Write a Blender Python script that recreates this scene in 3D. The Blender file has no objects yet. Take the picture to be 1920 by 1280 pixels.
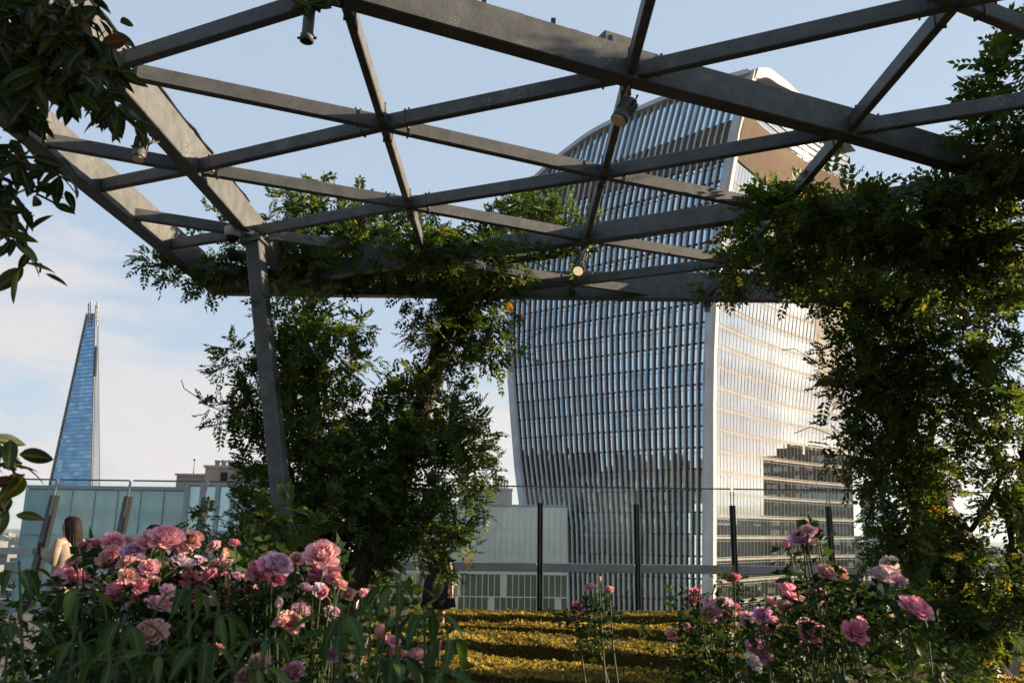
import bpy, bmesh, math, random
import numpy as np
from mathutils import Vector, Matrix
random.seed(7)
RNG = np.random.default_rng(11)
SC = bpy.context.scene
COL = SC.collection
R = math.radians

# ------------------------------------------------------------------ camera
EYE = Vector((0, 0, 1.55))
PITCH, ROLL, FPX = R(12.47), R(0.75), 1600.0
FWD = Vector((0, math.cos(PITCH), math.sin(PITCH)))
_u0 = Vector((0, -math.sin(PITCH), math.cos(PITCH)))
_r0 = Vector((1, 0, 0))
RT = _r0 * math.cos(ROLL) + _u0 * math.sin(ROLL)
UP = -_r0 * math.sin(ROLL) + _u0 * math.cos(ROLL)
cam = bpy.data.objects.new('camera', bpy.data.cameras.new('camera'))
COL.objects.link(cam)
cam.matrix_world = Matrix(((RT.x, UP.x, -FWD.x, EYE.x), (RT.y, UP.y, -FWD.y, EYE.y), (RT.z, UP.z, -FWD.z, EYE.z), (0, 0, 0, 1)))
cam.data.sensor_width = 36.0
cam.data.lens = FPX / 1920.0 * 36.0
cam.data.clip_start = 0.05
cam.data.clip_end = 20000
cam.data.dof.use_dof = True
cam.data.dof.focus_distance = 9.0
cam.data.dof.aperture_fstop = 6.3
SC.camera = cam

# ------------------------------------------------------------------ sky, sun, exposure
SUN_AZ, SUN_EL = R(80), R(15.5)          # azimuth clockwise from +Y (the way the camera looks)
world = bpy.data.worlds.new('World')
SC.world = world
world.use_nodes = True
wn = world.node_tree.nodes
wl = world.node_tree.links
wn.clear()
w_out = wn.new('ShaderNodeOutputWorld')
w_bg = wn.new('ShaderNodeBackground')
w_sky = wn.new('ShaderNodeTexSky')
w_sky.sky_type = 'NISHITA'
w_sky.sun_disc = False
w_sky.sun_elevation = SUN_EL
w_sky.sun_rotation = SUN_AZ
w_sky.altitude = 60
w_sky.air_density = 1.0
w_sky.dust_density = 1.0
w_sky.ozone_density = 1.6
w_bg.inputs['Strength'].default_value = 0.05
# thin broken cloud: noise over the sky direction, flattened towards the horizon
w_tc = wn.new('ShaderNodeTexCoord')
w_sep = wn.new('ShaderNodeSeparateXYZ')
wl.new(w_tc.outputs['Generated'], w_sep.inputs[0])
w_map = wn.new('ShaderNodeMapping')
w_map.inputs['Scale'].default_value = (1.0, 1.0, 3.4)
w_map.inputs['Location'].default_value = (0.35, 0.2, 0.0)
wl.new(w_tc.outputs['Generated'], w_map.inputs[0])
w_noise = wn.new('ShaderNodeTexNoise')
w_noise.inputs['Scale'].default_value = 3.1
w_noise.inputs['Detail'].default_value = 7
w_noise.inputs['Roughness'].default_value = 0.58
wl.new(w_map.outputs[0], w_noise.inputs['Vector'])
w_cov = wn.new('ShaderNodeMapRange')          # more cloud near the horizon, clear overhead
w_cov.inputs['From Min'].default_value = 0.0
w_cov.inputs['From Max'].default_value = 0.42
w_cov.inputs['To Min'].default_value = 0.17
w_cov.inputs['To Max'].default_value = -0.22
wl.new(w_sep.outputs['Z'], w_cov.inputs['Value'])
w_add = wn.new('ShaderNodeMath'); w_add.operation = 'ADD'
wl.new(w_noise.outputs['Fac'], w_add.inputs[0]); wl.new(w_cov.outputs[0], w_add.inputs[1])
w_cr = wn.new('ShaderNodeMapRange')
w_cr.interpolation_type = 'SMOOTHSTEP'
w_cr.inputs['From Min'].default_value = 0.46
w_cr.inputs['From Max'].default_value = 0.62
w_cr.inputs['To Max'].default_value = 0.8
wl.new(w_add.outputs[0], w_cr.inputs['Value'])
w_mix = wn.new('ShaderNodeMix'); w_mix.data_type = 'RGBA'
CLOUD = (4.35, 4.12, 4.12, 1)
w_mix.inputs['B'].default_value = CLOUD
wl.new(w_cr.outputs[0], w_mix.inputs['Factor'])
# a thin even veil of high haze pales the clear sky
w_veil = wn.new('ShaderNodeMix'); w_veil.data_type = 'RGBA'
w_veil.inputs['Factor'].default_value = 0.78
w_veil.inputs['B'].default_value = (2.85, 3.55, 4.4, 1)
wl.new(w_sky.outputs[0], w_veil.inputs['A'])
wl.new(w_veil.outputs['Result'], w_mix.inputs['A'])
wl.new(w_mix.outputs['Result'], w_bg.inputs['Color'])
wl.new(w_bg.outputs[0], w_out.inputs['Surface'])

sun = bpy.data.objects.new('sun', bpy.data.lights.new('sun', 'SUN'))
COL.objects.link(sun)
sun.data.energy = 5.0
sun.data.angle = R(0.53)
sun.data.color = (1.0, 0.77, 0.53)
SUN_DIR = Vector((math.sin(SUN_AZ) * math.cos(SUN_EL), math.cos(SUN_AZ) * math.cos(SUN_EL), math.sin(SUN_EL)))
sun.rotation_euler = SUN_DIR.to_track_quat('Z', 'Y').to_euler()
sun.location = SUN_DIR * 60
SC.view_settings.view_transform = 'Standard'
SC.view_settings.look = 'None'
SC.view_settings.gamma = 1
SC.view_settings.use_curve_mapping = False
SC.view_settings.exposure = 1.9
SC.cycles.use_denoising = True
SC.cycles.max_bounces = 8
SC.cycles.transparent_max_bounces = 12
SC.cycles.caustics_reflective = False
SC.cycles.caustics_refractive = False
SC.cycles.sample_clamp_indirect = 4.0

# ------------------------------------------------------------------ helpers
def tag(o, label=None, cat=None, group=None, kind=None):
    if label: o['label'] = label
    if cat: o['category'] = cat
    if group: o['group'] = group
    if kind: o['kind'] = kind
    return o

def thing(name, label, cat, loc=(0, 0, 0), group=None):
    o = bpy.data.objects.new(name, None)
    o.empty_display_size = 0.2
    COL.objects.link(o)
    o.location = loc
    return tag(o, label, cat, group)

def link(name, me, parent=None, mats=None):
    o = bpy.data.objects.new(name, me)
    COL.objects.link(o)
    if mats is not None and not me.materials:
        for m in (mats if isinstance(mats, (list, tuple)) else [mats]): me.materials.append(m)
    if parent is not None:
        o.parent = parent
        w = Vector(parent.location); q = parent.parent
        while q is not None: w += Vector(q.location); q = q.parent
        o.location = -w                      # meshes are written in world coordinates
    return o

def place(name, me, loc, rot, scale, parent, mats=None):
    """an object with shared mesh data set at a world location under an unrotated parent"""
    o = bpy.data.objects.new(name, me)
    COL.objects.link(o)
    if mats is not None and not me.materials: me.materials.append(mats)
    w = Vector((0, 0, 0)); q = parent
    while q is not None: w += Vector(q.location); q = q.parent
    o.parent = parent
    o.location = Vector(loc) - w
    if isinstance(rot, Matrix): o.rotation_euler = rot.to_euler()
    else: o.rotation_euler = rot
    o.scale = (scale,) * 3 if isinstance(scale, (int, float)) else scale
    return o

def np_mesh(name, V, F, smooth=False, tone=None):
    V = np.asarray(V, np.float32); F = np.asarray(F, np.int32)
    me = bpy.data.meshes.new(name)
    k = F.shape[1]
    me.vertices.add(len(V)); me.vertices.foreach_set('co', V.ravel())
    me.loops.add(F.size); me.loops.foreach_set('vertex_index', F.ravel())
    me.polygons.add(len(F))
    me.polygons.foreach_set('loop_start', np.arange(0, F.size, k, dtype=np.int32))
    if smooth: me.polygons.foreach_set('use_smooth', np.ones(len(F), bool))
    if tone is not None:
        a = me.attributes.new('tone', 'FLOAT', 'POINT'); a.data.foreach_set('value', np.asarray(tone, np.float32))
    me.update(calc_edges=True)
    return me

class MB:
    def __init__(s): s.v = []; s.f = []; s.m = []
    def quad(s, *p, m=0):
        n = len(s.v); s.v += [tuple(q) for q in p]; s.f.append(tuple(range(n, n + len(p)))); s.m.append(m)
    def hexa(s, p, m=0):
        """8 corners: bottom ring 0-3, top ring 4-7"""
        n = len(s.v); s.v += [tuple(q) for q in p]
        for f in ((3, 2, 1, 0), (4, 5, 6, 7), (0, 1, 5, 4), (1, 2, 6, 5), (2, 3, 7, 6), (3, 0, 4, 7)):
            s.f.append(tuple(n + i for i in f)); s.m.append(m)
    def box(s, x0, y0, z0, x1, y1, z1, m=0):
        s.hexa(((x0, y0, z0), (x1, y0, z0), (x1, y1, z0), (x0, y1, z0), (x0, y0, z1), (x1, y0, z1), (x1, y1, z1), (x0, y1, z1)), m)
    def bar(s, a, b, w, h, up=(0, 0, 1), m=0):
        """rectangular bar from a to b, w across, h along up, centred"""
        a, b = Vector(a), Vector(b); d = (b - a).normalized(); up = Vector(up)
        sx = d.cross(up).normalized() * (w / 2); uz = sx.cross(d).normalized() * (h / 2)
        s.hexa([a - sx - uz, a + sx - uz, b + sx - uz, b - sx - uz, a - sx + uz, a + sx + uz, b + sx + uz, b - sx + uz], m)
    def sweep(s, pts, prof, m=0, closed=True):
        """boxes through rings: every pts entry is a list of ring corners"""
        n = len(s.v); k = len(pts[0])
        for r in pts: s.v += [tuple(q) for q in r]
        for i in range(len(pts) - 1):
            for j in range(k):
                j2 = (j + 1) % k
                s.f.append((n + i * k + j, n + i * k + j2, n + (i + 1) * k + j2, n + (i + 1) * k + j)); s.m.append(m)
        s.f.append(tuple(n + j for j in reversed(range(k)))); s.m.append(m)
        s.f.append(tuple(n + (len(pts) - 1) * k + j for j in range(k))); s.m.append(m)
    def tube(s, pts, rad, seg=6, m=0):
        pts = [Vector(p) for p in pts]
        if not isinstance(rad, (list, tuple)): rad = [rad] * len(pts)
        rings = []
        ref = None
        for i, p in enumerate(pts):
            d = (pts[min(i + 1, len(pts) - 1)] - pts[max(i - 1, 0)]).normalized()
            if ref is None: ref = Vector((0.31, 0.2, 0.93)) if abs(d.z) < 0.8 else Vector((1, 0.1, 0))
            a = (ref - d * ref.dot(d)).normalized(); b = d.cross(a); ref = a
            rings.append([p + (a * math.cos(t) + b * math.sin(t)) * rad[i] for t in [2 * math.pi * j / seg for j in range(seg)]])
        s.sweep(rings, None, m)
    def build(s, name, mats, parent=None, smooth=False, bevel=0.0):
        me = bpy.data.meshes.new(name)
        me.from_pydata(s.v, [], s.f)
        for m in (mats if isinstance(mats, (list, tuple)) else [mats]): me.materials.append(m)
        if isinstance(mats, (list, tuple)) and len(mats) > 1: me.polygons.foreach_set('material_index', s.m)
        if bevel:
            bm = bmesh.new(); bm.from_mesh(me)
            bmesh.ops.bevel(bm, geom=bm.edges[:], offset=bevel, segments=1, affect='EDGES', profile=0.5)
            bm.to_mesh(me); bm.free()
        if smooth: me.polygons.foreach_set('use_smooth', [True] * len(me.polygons))
        me.update()
        return link(name, me, parent)

def ray(px, py): return FWD + RT * ((px - 960) / FPX) - UP * ((py - 640) / FPX)
def at(px, py, y):
    """the point of the photograph's pixel at ground distance y from the camera"""
    d = ray(px, py); return EYE + d * (y / d.y)
def atz(px, py, z):
    d = ray(px, py); return EYE + d * ((z - EYE.z) / d.z)
def lerp(a, b, t): return a + (b - a) * t
def interp(x, xs, ys): return float(np.interp(x, xs, ys))

# ------------------------------------------------------------------ materials
def mat(name, col, rough=0.6, spec=0.4, metal=0.0, var=0.0, scale=8.0, bump=0.0, bscale=40.0, col2=None, stretch=(1, 1, 1)):
    m = bpy.data.materials.new(name); m.use_nodes = True
    n = m.node_tree.nodes; l = m.node_tree.links; b = n['Principled BSDF']
    b.inputs['Base Color'].default_value = (*col, 1); b.inputs['Roughness'].default_value = rough
    b.inputs['Specular IOR Level'].default_value = spec; b.inputs['Metallic'].default_value = metal
    if var or bump or col2:
        tc = n.new('ShaderNodeTexCoord'); mp = n.new('ShaderNodeMapping'); mp.inputs['Scale'].default_value = stretch
        l.new(tc.outputs['Object'], mp.inputs[0])
    if var or col2:
        t = n.new('ShaderNodeTexNoise'); t.inputs['Scale'].default_value = scale; t.inputs['Detail'].default_value = 6; t.inputs['Roughness'].default_value = 0.62
        l.new(mp.outputs[0], t.inputs['Vector'])
        r = n.new('ShaderNodeValToRGB')
        c2 = col2 or tuple(min(1, c * (1 + var)) for c in col); c1 = tuple(c * (1 - var) for c in col)
        r.color_ramp.elements[0].position = 0.36; r.color_ramp.elements[1].position = 0.66
        r.color_ramp.elements[0].color = (*c1, 1); r.color_ramp.elements[1].color = (*c2, 1)
        l.new(t.outputs['Fac'], r.inputs[0]); l.new(r.outputs[0], b.inputs['Base Color'])
    if bump:
        t2 = n.new('ShaderNodeTexNoise'); t2.inputs['Scale'].default_value = bscale; t2.inputs['Detail'].default_value = 4
        l.new(mp.outputs[0], t2.inputs['Vector'])
        bp = n.new('ShaderNodeBump'); bp.inputs['Strength'].default_value = bump; bp.inputs['Distance'].default_value = 0.02
        l.new(t2.outputs['Fac'], bp.inputs['Height']); l.new(bp.outputs[0], b.inputs['Normal'])
    return m

def leaf_mat(name, ramp, trans=0.35, rough=0.5, spec=0.25, attr='tone', tcol=1.6):
    """ramp: list of (position, colour); the position is each leaf's own random tone"""
    m = bpy.data.materials.new(name); m.use_nodes = True
    n = m.node_tree.nodes; l = m.node_tree.links; b = n['Principled BSDF']; out = n['Material Output']
    if attr == 'tone':
        a = n.new('ShaderNodeAttribute'); a.attribute_name = 'tone'; src = a.outputs['Fac']
    else:
        a = n.new('ShaderNodeObjectInfo'); src = a.outputs['Random']
    r = n.new('ShaderNodeValToRGB'); e = r.color_ramp.elements
    while len(e) < len(ramp): e.new(0.5)
    for q, (p, c) in zip(e, ramp): q.position = p; q.color = (*c, 1)
    l.new(src, r.inputs[0])
    if attr == 'rand':                       # paler midrib and side veins along each single leaf
        va = n.new('ShaderNodeAttribute'); va.attribute_name = 'vein'
        vr = n.new('ShaderNodeMapRange'); vr.inputs['From Min'].default_value = .78; vr.inputs['From Max'].default_value = 1; vr.inputs['To Max'].default_value = .5
        l.new(va.outputs['Fac'], vr.inputs['Value'])
        vm = n.new('ShaderNodeMix'); vm.data_type = 'RGBA'; vm.inputs['B'].default_value = (.16, .20, .07, 1)
        l.new(vr.outputs[0], vm.inputs['Factor']); l.new(r.outputs[0], vm.inputs['A'])
        class _O: outputs = [vm.outputs['Result']]
        r = _O
    l.new(r.outputs[0], b.inputs['Base Color'])
    b.inputs['Roughness'].default_value = rough; b.inputs['Specular IOR Level'].default_value = spec
    t = n.new('ShaderNodeBsdfTranslucent')
    g = n.new('ShaderNodeMix'); g.data_type = 'RGBA'; g.blend_type = 'MULTIPLY'; g.inputs['Factor'].default_value = 1
    g.inputs['B'].default_value = (tcol * 1.05, tcol, tcol * 0.45, 1)
    l.new(r.outputs[0], g.inputs['A']); l.new(g.outputs['Result'], t.inputs['Color'])
    mx = n.new('ShaderNodeMixShader'); mx.inputs[0].default_value = trans
    l.new(b.outputs[0], mx.inputs[1]); l.new(t.outputs[0], mx.inputs[2]); l.new(mx.outputs[0], out.inputs[0])
    return m

def glazing_mat(name, tint, base, refl=0.7, rough=0.03, wob=0.0, wscale=0.3):
    """reflective facade glass: a tinted mirror coat over a dark body"""
    m = bpy.data.materials.new(name); m.use_nodes = True
    n = m.node_tree.nodes; l = m.node_tree.links; out = n['Material Output']; b = n['Principled BSDF']
    b.inputs['Base Color'].default_value = (*base, 1); b.inputs['Roughness'].default_value = 0.5
    b.inputs['Specular IOR Level'].default_value = 0.0
    g = n.new('ShaderNodeBsdfGlossy'); g.inputs['Color'].default_value = (*tint, 1); g.inputs['Roughness'].default_value = rough
    mx = n.new('ShaderNodeMixShader'); mx.inputs[0].default_value = refl
    l.new(b.outputs[0], mx.inputs[1]); l.new(g.outputs[0], mx.inputs[2]); l.new(mx.outputs[0], out.inputs[0])
    if wob:
        tc = n.new('ShaderNodeTexCoord'); t = n.new('ShaderNodeTexNoise'); t.inputs['Scale'].default_value = wscale; t.inputs['Detail'].default_value = 2
        l.new(tc.outputs['Object'], t.inputs['Vector'])
        bp = n.new('ShaderNodeBump'); bp.inputs['Strength'].default_value = wob; bp.inputs['Distance'].default_value = 0.1
        l.new(t.outputs['Fac'], bp.inputs['Height']); l.new(bp.outputs[0], g.inputs['Normal'])
    return m

def clear_glass(name, tint=(0.86, 0.95, 0.94)):
    m = bpy.data.materials.new(name); m.use_nodes = True
    n = m.node_tree.nodes; l = m.node_tree.links; out = n['Material Output']; n.remove(n['Principled BSDF'])
    t = n.new('ShaderNodeBsdfTransparent'); t.inputs[0].default_value = (*tint, 1)
    g = n.new('ShaderNodeBsdfGlossy'); g.inputs['Roughness'].default_value = 0.02; g.inputs['Color'].default_value = (0.85, 0.95, 0.95, 1)
    f = n.new('ShaderNodeFresnel'); f.inputs[0].default_value = 1.5
    mx = n.new('ShaderNodeMixShader')
    # the pane is a slab: let only its front face tint and mirror
    ge = n.new('ShaderNodeNewGeometry'); iv = n.new('ShaderNodeMath'); iv.operation = 'SUBTRACT'; iv.inputs[0].default_value = 1; l.new(ge.outputs['Backfacing'], iv.inputs[1])
    mu = n.new('ShaderNodeMath'); mu.operation = 'MULTIPLY'; l.new(f.outputs[0], mu.inputs[0]); l.new(iv.outputs[0], mu.inputs[1])
    tm = n.new('ShaderNodeMix'); tm.data_type = 'RGBA'; tm.inputs['A'].default_value = (*tint, 1); tm.inputs['B'].default_value = (1, 1, 1, 1); l.new(ge.outputs['Backfacing'], tm.inputs['Factor']); l.new(tm.outputs['Result'], t.inputs[0])
    l.new(mu.outputs[0], mx.inputs[0]); l.new(t.outputs[0], mx.inputs[1]); l.new(g.outputs[0], mx.inputs[2]); l.new(mx.outputs[0], out.inputs[0])
    return m

M = {}
M['steel'] = mat('painted_steel', (0.080, 0.085, 0.087), 0.45, 0.2, var=0.22, scale=7, bump=0.10, bscale=60)
# lichen specks and pale drip stains on the beams
_n = M['steel'].node_tree.nodes; _l = M['steel'].node_tree.links; _b = _n['Principled BSDF']
_src = _b.inputs['Base Color'].links[0].from_socket
_tc = _n.new('ShaderNodeTexCoord'); _vo = _n.new('ShaderNodeTexNoise'); _vo.inputs['Scale'].default_value = 70; _vo.inputs['Detail'].default_value = 3
_l.new(_tc.outputs['Object'], _vo.inputs['Vector'])
_big = _n.new('ShaderNodeTexNoise'); _big.inputs['Scale'].default_value = 2.2; _big.inputs['Detail'].default_value = 5; _l.new(_tc.outputs['Object'], _big.inputs['Vector'])
_mu = _n.new('ShaderNodeMath'); _mu.operation = 'MULTIPLY'; _l.new(_vo.outputs['Fac'], _mu.inputs[0]); _l.new(_big.outputs['Fac'], _mu.inputs[1])
_mr = _n.new('ShaderNodeMapRange'); _mr.inputs['From Min'].default_value = .345; _mr.inputs['From Max'].default_value = .40; _mr.inputs['To Max'].default_value = .75; _l.new(_mu.outputs[0], _mr.inputs['Value'])
_mx = _n.new('ShaderNodeMix'); _mx.data_type = 'RGBA'; _mx.inputs['B'].default_value = (.17, .18, .17, 1); _l.new(_mr.outputs[0], _mx.inputs['Factor']); _l.new(_src, _mx.inputs['A']); _l.new(_mx.outputs['Result'], _b.inputs['Base Color'])
M['steel_dark'] = mat('dark_steel', (0.05, 0.052, 0.05), 0.5, 0.4, var=0.3, scale=9, bump=0.08)
M['black'] = mat('black_metal', (0.010, 0.010, 0.010), 0.5, 0.12)
M['alu'] = mat('aluminium_trim', (0.22, 0.225, 0.23), 0.4, 0.4, metal=0.3, var=0.1)
M['white_metal'] = mat('white_coated_metal', (0.40, 0.40, 0.39), 0.7, 0.05, var=0.08, scale=2)
M['fin'] = mat('facade_fin_metal', (0.43, 0.465, 0.50), 0.7, 0.04, var=0.12, scale=0.3)
M['cladding'] = mat('pale_cladding', (0.27, 0.285, 0.30), 0.7, 0.05, var=0.1, scale=0.2)
M['bronze'] = mat('bronze_louvre', (0.055, 0.047, 0.040), 0.6, 0.2, var=0.45, scale=1.4, stretch=(1, 1, 6))
M['bronze_light'] = glazing_mat('tan_soffit_panel', (0.5, 0.42, 0.34), (0.085, 0.060, 0.040), 0.12, 0.12, 0.6, 0.35)
M['floorbar'] = mat('floor_edge_metal', (0.035, 0.029, 0.03), 0.8, 0.04, var=0.2, scale=1)
M['sill'] = mat('cream_spandrel', (0.25, 0.235, 0.215), 0.8, 0.03, var=0.15, scale=0.5)
M['glass_blue'] = glazing_mat('blue_facade_glass', (0.60, 0.84, 0.97), (0.010, 0.026, 0.036), 0.9, 0.015, 0.05, 0.25)
M['glass_blue_dark'] = glazing_mat('blue_facade_glass_dark', (0.34, 0.58, 0.74), (0.008, 0.020, 0.028), 0.82, 0.015, 0.05, 0.25)
M['glass_blinds'] = glazing_mat('facade_glass_with_blinds', (0.42, 0.62, 0.74), (0.22, 0.25, 0.26), 0.6, 0.03, 0.05, 0.25)
M['glass_pale_dark'] = glazing_mat('pale_facade_glass_dark', (0.59, 0.625, 0.66), (0.05, 0.06, 0.06), 0.88, 0.02, 0.03, 0.25)
M['spire_dark'] = glazing_mat('spire_glass_dark', (0.08, 0.26, 0.50), (0.01, 0.04, 0.10), 0.75, 0.1)
M['spire_light'] = glazing_mat('spire_glass_light', (0.22, 0.48, 0.72), (0.06, 0.14, 0.22), 0.75, 0.1)
M['glass_pale'] = glazing_mat('pale_facade_glass', (0.64, 0.67, 0.70), (0.05, 0.06, 0.06), 0.9, 0.02, 0.03, 0.25)
M['glass_spire'] = glazing_mat('spire_glass', (0.10, 0.34, 0.62), (0.01, 0.05, 0.12), 0.78, 0.1)
M['glass_teal'] = glazing_mat('teal_facade_glass', (0.66, 0.86, 0.93), (0.30, 0.49, 0.54), 0.35, 0.06, 0.05, 0.4)
M['glass_clear'] = clear_glass('balustrade_glass')
M['dark_brick'] = mat('dark_brick', (0.050, 0.040, 0.030), 0.9, 0.05, var=0.4, scale=0.15)
M['concrete'] = mat('grey_concrete', (0.30, 0.29, 0.28), 0.85, 0.2, var=0.2, scale=0.4, bump=0.2)
M['brown_clad'] = mat('brown_rendered_wall', (0.27, 0.21, 0.18), 0.85, 0.2, var=0.15, scale=0.5)
M['pale_panel'] = mat('pale_green_panel', (0.50, 0.54, 0.50), 0.35, 0.4, var=0.08, scale=0.4)
M['window_dark'] = glazing_mat('dark_window_glass', (0.55, 0.66, 0.62), (0.05, 0.075, 0.065), 0.4, 0.04)
M['soil'] = mat('bed_soil', (0.030, 0.022, 0.016), 0.95, 0.1, var=0.4, scale=6, bump=0.6, bscale=30)
M['paving'] = mat('terrace_paving', (0.09, 0.085, 0.08), 0.85, 0.2, var=0.15, scale=3, bump=0.2)
M['bark'] = mat('vine_bark', (0.045, 0.036, 0.028), 0.9, 0.15, var=0.4, scale=14, bump=0.6, bscale=35, stretch=(1, 1, 0.25))
M['twig'] = mat('green_twig', (0.07, 0.085, 0.03), 0.7, 0.2, var=0.3, scale=10)
M['city'] = mat('city_masonry', (0.13, 0.125, 0.12), 0.9, 0.1, var=0.35, scale=0.02)
M['asphalt'] = mat('city_ground', (0.07, 0.075, 0.07), 0.95, 0.1, var=0.5, scale=0.01)
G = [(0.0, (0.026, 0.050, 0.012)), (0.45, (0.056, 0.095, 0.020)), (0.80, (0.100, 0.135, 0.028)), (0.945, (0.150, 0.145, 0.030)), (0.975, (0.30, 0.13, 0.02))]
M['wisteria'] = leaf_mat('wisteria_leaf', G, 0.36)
M['wisteria_near_shaded'] = leaf_mat('wisteria_leaf_shaded', [(0.0, (0.010, 0.018, 0.006)), (0.6, (0.022, 0.036, 0.010)), (0.93, (0.045, 0.060, 0.014)), (0.98, (0.10, 0.04, 0.015))], 0.22, 0.5, 0.15, attr='rand')  # darker copy of the wisteria leaf: shade put into the colour
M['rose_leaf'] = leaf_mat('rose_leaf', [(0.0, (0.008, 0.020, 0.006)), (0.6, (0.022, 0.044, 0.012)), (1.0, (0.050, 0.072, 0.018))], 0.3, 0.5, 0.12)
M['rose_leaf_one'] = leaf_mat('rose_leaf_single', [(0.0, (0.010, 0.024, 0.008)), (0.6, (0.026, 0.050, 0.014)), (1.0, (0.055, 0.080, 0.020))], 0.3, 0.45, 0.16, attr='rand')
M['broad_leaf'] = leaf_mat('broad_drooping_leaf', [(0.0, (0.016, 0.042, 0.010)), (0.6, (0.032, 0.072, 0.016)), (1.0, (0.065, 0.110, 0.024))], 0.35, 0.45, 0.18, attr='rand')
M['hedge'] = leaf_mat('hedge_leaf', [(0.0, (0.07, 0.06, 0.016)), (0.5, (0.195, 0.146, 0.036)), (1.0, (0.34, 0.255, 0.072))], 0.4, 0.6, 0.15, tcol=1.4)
M['hedge_body'] = mat('hedge_inner_twigs', (0.05, 0.042, 0.012), 0.95, 0.05, var=0.4, scale=30, bump=0.5)
M['stem'] = mat('rose_stem', (0.028, 0.048, 0.016), 0.6, 0.3, var=0.2)
# ------------------------------------------------------------------ ground, terrace, far city
GZ = -62.0
b = MB(); b.quad((-9000, -9000, GZ), (9000, -9000, GZ), (9000, 12000, GZ), (-9000, 12000, GZ))
tag(b.build('city_ground', M['asphalt']), kind='structure')
b = MB(); b.box(-22, -14, GZ + 0.3, 24, 17.75, -.4)
tag(b.build('roof_terrace', M['paving']), kind='structure')

b = MB()
rs = random.Random(3)
for i in range(1500):
    d = 420 * (1 + 9 * rs.random() ** 1.6); a = R(rs.uniform(-52, 58))
    x, y = d * math.sin(a), d * math.cos(a)
    if d < 620 and -8 < math.degrees(a) < 28: continue
    w, q, h = rs.uniform(14, 60), rs.uniform(14, 50), rs.uniform(10, 36) + (rs.random() < 0.06) * rs.uniform(5, 26)
    b.box(x - w / 2, y - q / 2, GZ - 0.5, x + w / 2, y + q / 2, GZ + h)
    if rs.random() < 0.5: b.box(x - w / 4, y - q / 4, GZ + h, x + w / 6, y + q / 5, GZ + h + 3.5)
tag(b.build('distant_city', M['city']), kind='stuff')

# ------------------------------------------------------------------ summer haze over the city
b = MB(); b.box(-9300, -9300, GZ - 1.2, 9300, 12300, 330)
hz = bpy.data.materials.new('summer_haze'); hz.use_nodes = True
hz.node_tree.nodes.clear()
_o = hz.node_tree.nodes.new('ShaderNodeOutputMaterial'); _v = hz.node_tree.nodes.new('ShaderNodeVolumePrincipled')
_v.inputs['Color'].default_value = (0.86, 0.90, 0.96, 1); _v.inputs['Density'].default_value = 0.00005; _v.inputs['Anisotropy'].default_value = 0.3
hz.node_tree.links.new(_v.outputs[0], _o.inputs['Volume'])
tag(b.build('haze', hz), kind='stuff')

# ------------------------------------------------------------------ flared skyscraper
TA = R(13.155); C0 = Vector((150 * math.sin(TA), 150 * math.cos(TA), 0))
U = Vector((math.sin(R(-52)), math.cos(R(-52)), 0)); V = Vector((math.sin(R(45)), math.cos(R(45)), 0))
NL = Vector((-U.y, U.x, 0));  NL = NL if NL.y < 0 else -NL
NR = Vector((V.y, -V.x, 0))
CZ = [-62, -10, 10, 28, 42, 57, 67, 72, 76, 82.5, 84]; CS = [3.2, .6, -.3, -1, -2.2, -4.4, -6.7, -7.8, -9.1, -11.2, -11.8]
LZ = [-62, 2, 8, 22, 39, 49, 62, 71, 73, 84]; LS = [36.5, 39.4, 40.9, 42.6, 44.4, 44.2, 43, 41, 40.2, 37]
RS_ = [-11.6, -9.7, -2.5, 6.4, 14.6, 23.4, 32.6, 39.5, 41]; RZ_ = [82.6, 82.75, 83.1, 82.9, 82.1, 80.6, 76.9, 73, 71.3]
sC = lambda z: interp(z, CZ, CS)
sL = lambda z: interp(z, LZ, LS)
def smooth_interp(x, xs, ys):
    # average of three samples takes the corners out of the polyline
    return (interp(x - 2.2, xs, ys) + 2 * interp(x, xs, ys) + interp(x + 2.2, xs, ys)) / 4
zR = lambda s: smooth_interp(s, RS_, RZ_)
def PL(s, z, o=0.0):
    return C0 + U * s + NL * o + Vector((0, 0, z))
tower = thing('skyscraper', 'tall flared glass skyscraper with white vertical fins and a curved arching roof', 'skyscraper', (C0.x, C0.y, GZ))
FH = 3.65; Z0 = 15.8
ZS = [GZ + 1] + [Z0 + FH * k for k in range(-20, 15)]
ZFIN = ZS[-1]                       # 66.9: top of the regular office floors
NB = 33
MARG = 1.7
def fs(f, z): return lerp(sC(z) + MARG, sL(z) - 1.2, f)
def arc_top(f):
    z = 83.0
    for _ in range(30):
        z = zR(fs(f, z))
    return z
# dark inner volume so the building is solid from every side
b = MB()
def ring(z, o=0.6, zz=None):
    T = 52 if z < 60 else 43.5
    a = PL(sC(z) + .3, z, -o); l = PL(sL(z) - .3, z, -o); r = C0 + U * (sC(z) + o) + V * T + Vector((0, 0, z)) ; k = l + V * T * 0.98
    m = (a + r) / 2 - NR * 3.2
    return [a, m, r, k, l]
rings = [ring(z) for z in [GZ, -10, 10, 28, 42, 57, 66.5]]
b.sweep(rings, None)
core = b.build('core', M['bronze'], tower)
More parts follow.
